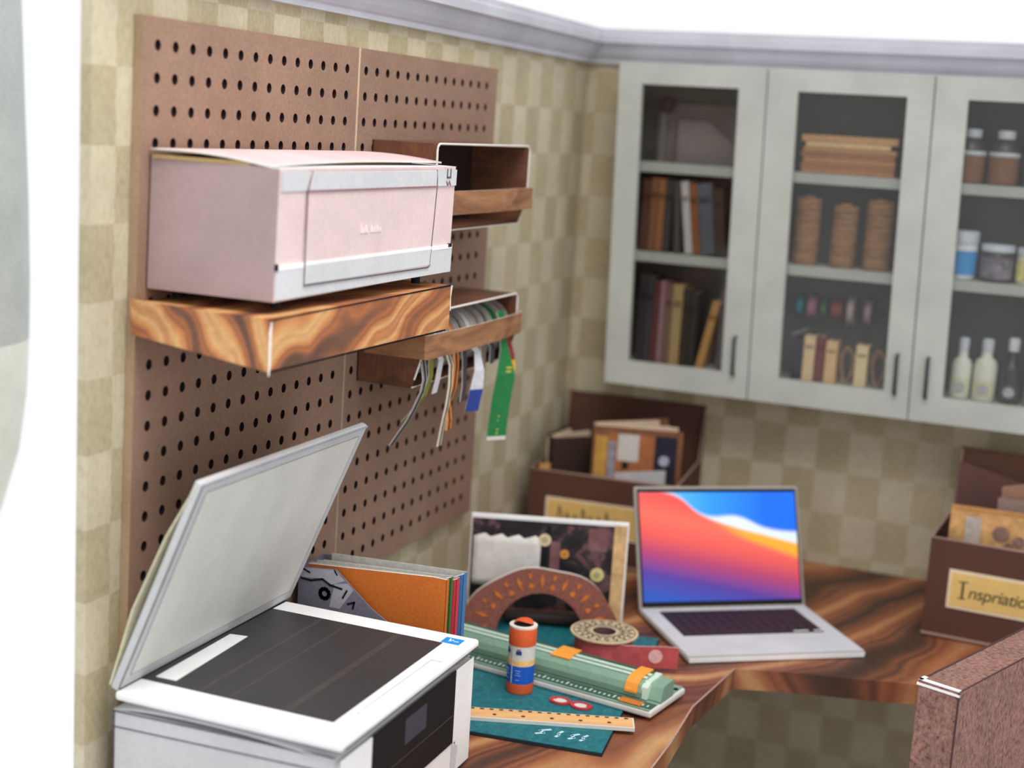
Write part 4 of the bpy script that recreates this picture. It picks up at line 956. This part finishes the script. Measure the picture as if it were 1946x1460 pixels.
MB().stroke([(PW + .0012, .082, .090), (PW + .0012, .300, .090)], .001, (1, 0, 0)).build('panel_crease', paper('crease_dark', (70, 64, 66)), t)
MB().prism([(PW + .0005, .304, .052), (PW + .004, .312, .046), (PW + .003, .309, .008), (PW + .0005, .302, .008)], (.0008, .0005, 0)).build('slot_flap', M_GREYW, t)
MB().stroke([(PW + .0002, .312, .05), (PW + .0002, .309, .010)], .0016, (1, 0, 0)).build('ink_edge', M_INK, t)
# curling sheet between body and scanner
k = MB(); g = []
for i in range(13):
    for j in range(3):
        u = i / 12; x = .000 + u * (PW - .004); z = .1475 + .0095 * math.sin(math.pi * min(1, u * 1.05)) ** .7 * (1 - .35 * u)
        g.append((x, .000 + j * .16, z))
k.add(g, [(i * 3 + j, (i + 1) * 3 + j, (i + 1) * 3 + j + 1, i * 3 + j + 1) for i in range(12) for j in range(2)], 0, True)
o = k.build('curled_flap', M_GREYW, t); s = o.modifiers.new('t', 'SOLIDIFY'); s.thickness = .0014
# scanner bed
bed = MB().box(.002, PW + .004, -.002, PL + .002, .1585, .1695).build('scanner_bed', M_WHITE2, t, .004, 3)
gl = MB().box(.005, PW - .031, .043, PL - .036, .1693, .1699).build('scanner_glass', None or paper('dark_scanner_glass', (58, 55, 57), .45, .05, 90, .05, spec=.4), bed)
for q, (x0_, x1_) in enumerate(((.080, .086), (.120, .124), (.190, .200))):
    MB().box(x0_, x1_, .045, PL - .038, .1699, .17005).build('streak', paper('glass_streak', (72, 68, 68), .45, .08), gl)
MB().prism([(.017, .055, .1699), (.044, .056, .1699), (.036, .222, .1699), (.013, .218, .1699)], (0, 0, .0005)).build('white_strip', M_WHITE2, bed)
bl = MB().box(.251, .276, PL - .034, PL - .014, .1694, .1700).build('blue_badge', paper('blue_badge', (36, 144, 222), .6, .04), bed)
k = MB(); z = .1700
k.stroke([(.259, PL - .019, z), (.260, PL - .028, z)], .0014, (0, 0, 1)).stroke([(.260, PL - .027, z), (.264, PL - .0215, z)], .0012, (0, 0, 1)).stroke([(.266, PL - .026, z), (.272, PL - .025, z)], .0012, (0, 0, 1)); k.build('badge_mark', M_WHITE2, bl)
k = MB(); k.stroke([(PW - .004, .076, .1694), (PW - .020, .077, .1694), (PW - .018, PL - .098, .1694), (PW - .004, PL - .098, .1694)], .0009, (0, 0, 1)); k.build('control_outline', M_INKSOFT, bed)
k = MB(); k.stroke([(PW + .004, .004, .1610), (PW + .0042, PL - .004, .1610)], .0012, (1, 0, 0)); k.build('ink_seam', M_INK, bed)
# lid: hinged at the back, leaning forward
lid = MB().box(-.010, 0, 0, PL + .018, 0, .276).build('scanner_lid', M_GREYW, t, .003, 3)
lid.location = (.004, -.001, .1685); lid.rotation_euler = (0, R(22.5), 0)
MB().box(-.0004, .0006, .016, PL + .002, .018, .262).build('lid_pad', M_WHITE, lid)
k = MB(); q = [(.0004, .016, .018), (.0004, .016, .262), (.0004, PL + .002, .262), (.0004, PL + .002, .018), (.0004, .016, .018)]
k.stroke(q, .001, (1, 0, 0), 0, .0004); k.build('pad_outline', M_INKSOFT, lid)
k = MB(); k.stroke([(.0004, .002, .274), (.0004, PL + .016, .274)], .0028, (1, 0, 0), 0, .0006); k.build('lid_top_edge', paper('lid_edge_grey', (170, 172, 184)), lid)
k = MB(); k.stroke([(.0004, .0022, .004), (.0004, .0022, .272)], .0012, (1, 0, 0), 0, .0005); k.build('lid_side_line', M_INK, lid)
MB().strip([(-.0105, -.0012, .004), (-.020, -.001, .10), (-.016, -.001, .20), (-.006, -.001, .270)], (0, .03, 0), .0012).build('lid_back_flap', paper('cream_inside', (226, 222, 192)), lid)
k = MB(); k.stroke([(.004, .004, .1696), (.006, PL, .1696)], .0030, (0, 0, 1), 0, .0006); k.build('hinge_line', M_BLACK, bed)

# ------------------------------------------------------------------ chair in the foreground at right
def fabric():
    m, nt, b = base('mauve_brown_fabric', .9, .1); v = coords(nt, (1, .8, .6), (0, .6, .3))
    f = noise(nt, v, 210, 4, .75); g = noise(nt, coords(nt), 16, 3)
    c = ramp(nt, f, [(.3, lin((98, 66, 62))), (.5, lin((150, 114, 106))), (.7, lin((178, 140, 128)))])
    c2 = ramp(nt, g, [(.35, (.82, .86, .82, 1)), (.65, (1.06, .99, .99, 1))])
    nt.links.new(mix(nt, 1.0, c, c2, 'MULTIPLY'), b.inputs['Base Color']); bump(nt, b, f, .25, .002); return m
M_FAB = fabric()
t = thing('chair', 'mauve-brown fabric chair seen from behind at the lower right', 'chair', (.847, -1.040, 0), R(69))
# local x runs along the backrest, local -y is the back (towards the viewer), +y the seat side
BT = .056; BWd = .44
MB().box(0, BWd, -BT, 0, .40, .920).build('backrest', M_FAB, t, .002)
k = MB(); k.stroke([(0, -BT + .001, .9202), (BWd, -BT + .001, .9202)], .002, (0, 0, 1)); k.stroke([(-.0002, -BT + .001, .40), (-.0002, -BT + .001, .918)], .0025, (-1, 0, 0)); k.stroke([(0, -.003, .9202), (BWd, -.003, .9202)], .003, (0, 0, 1)); k.build('piping', paper('dark_seam', (84, 58, 62)), t)
k = MB(); k.box(-.0014, .0012, -BT, .001, .9135, .9165).box(-.0008, .0050, -BT + .001, -.0005, .9200, .9216).box(-.0008, .014, -.006, -.0005, .9200, .9216); k.build('paper_edge', M_WHITE2, t)
MB().box(0, BWd, .0, .40, .40, .46).build('seat', M_FAB, t, .006)
for x in (.02, BWd - .02):
    for y in (-.03, .37): MB().box(x - .018, x + .018, y - .018, y + .018, 0, .40).build('leg', M_DESK, t, .002)
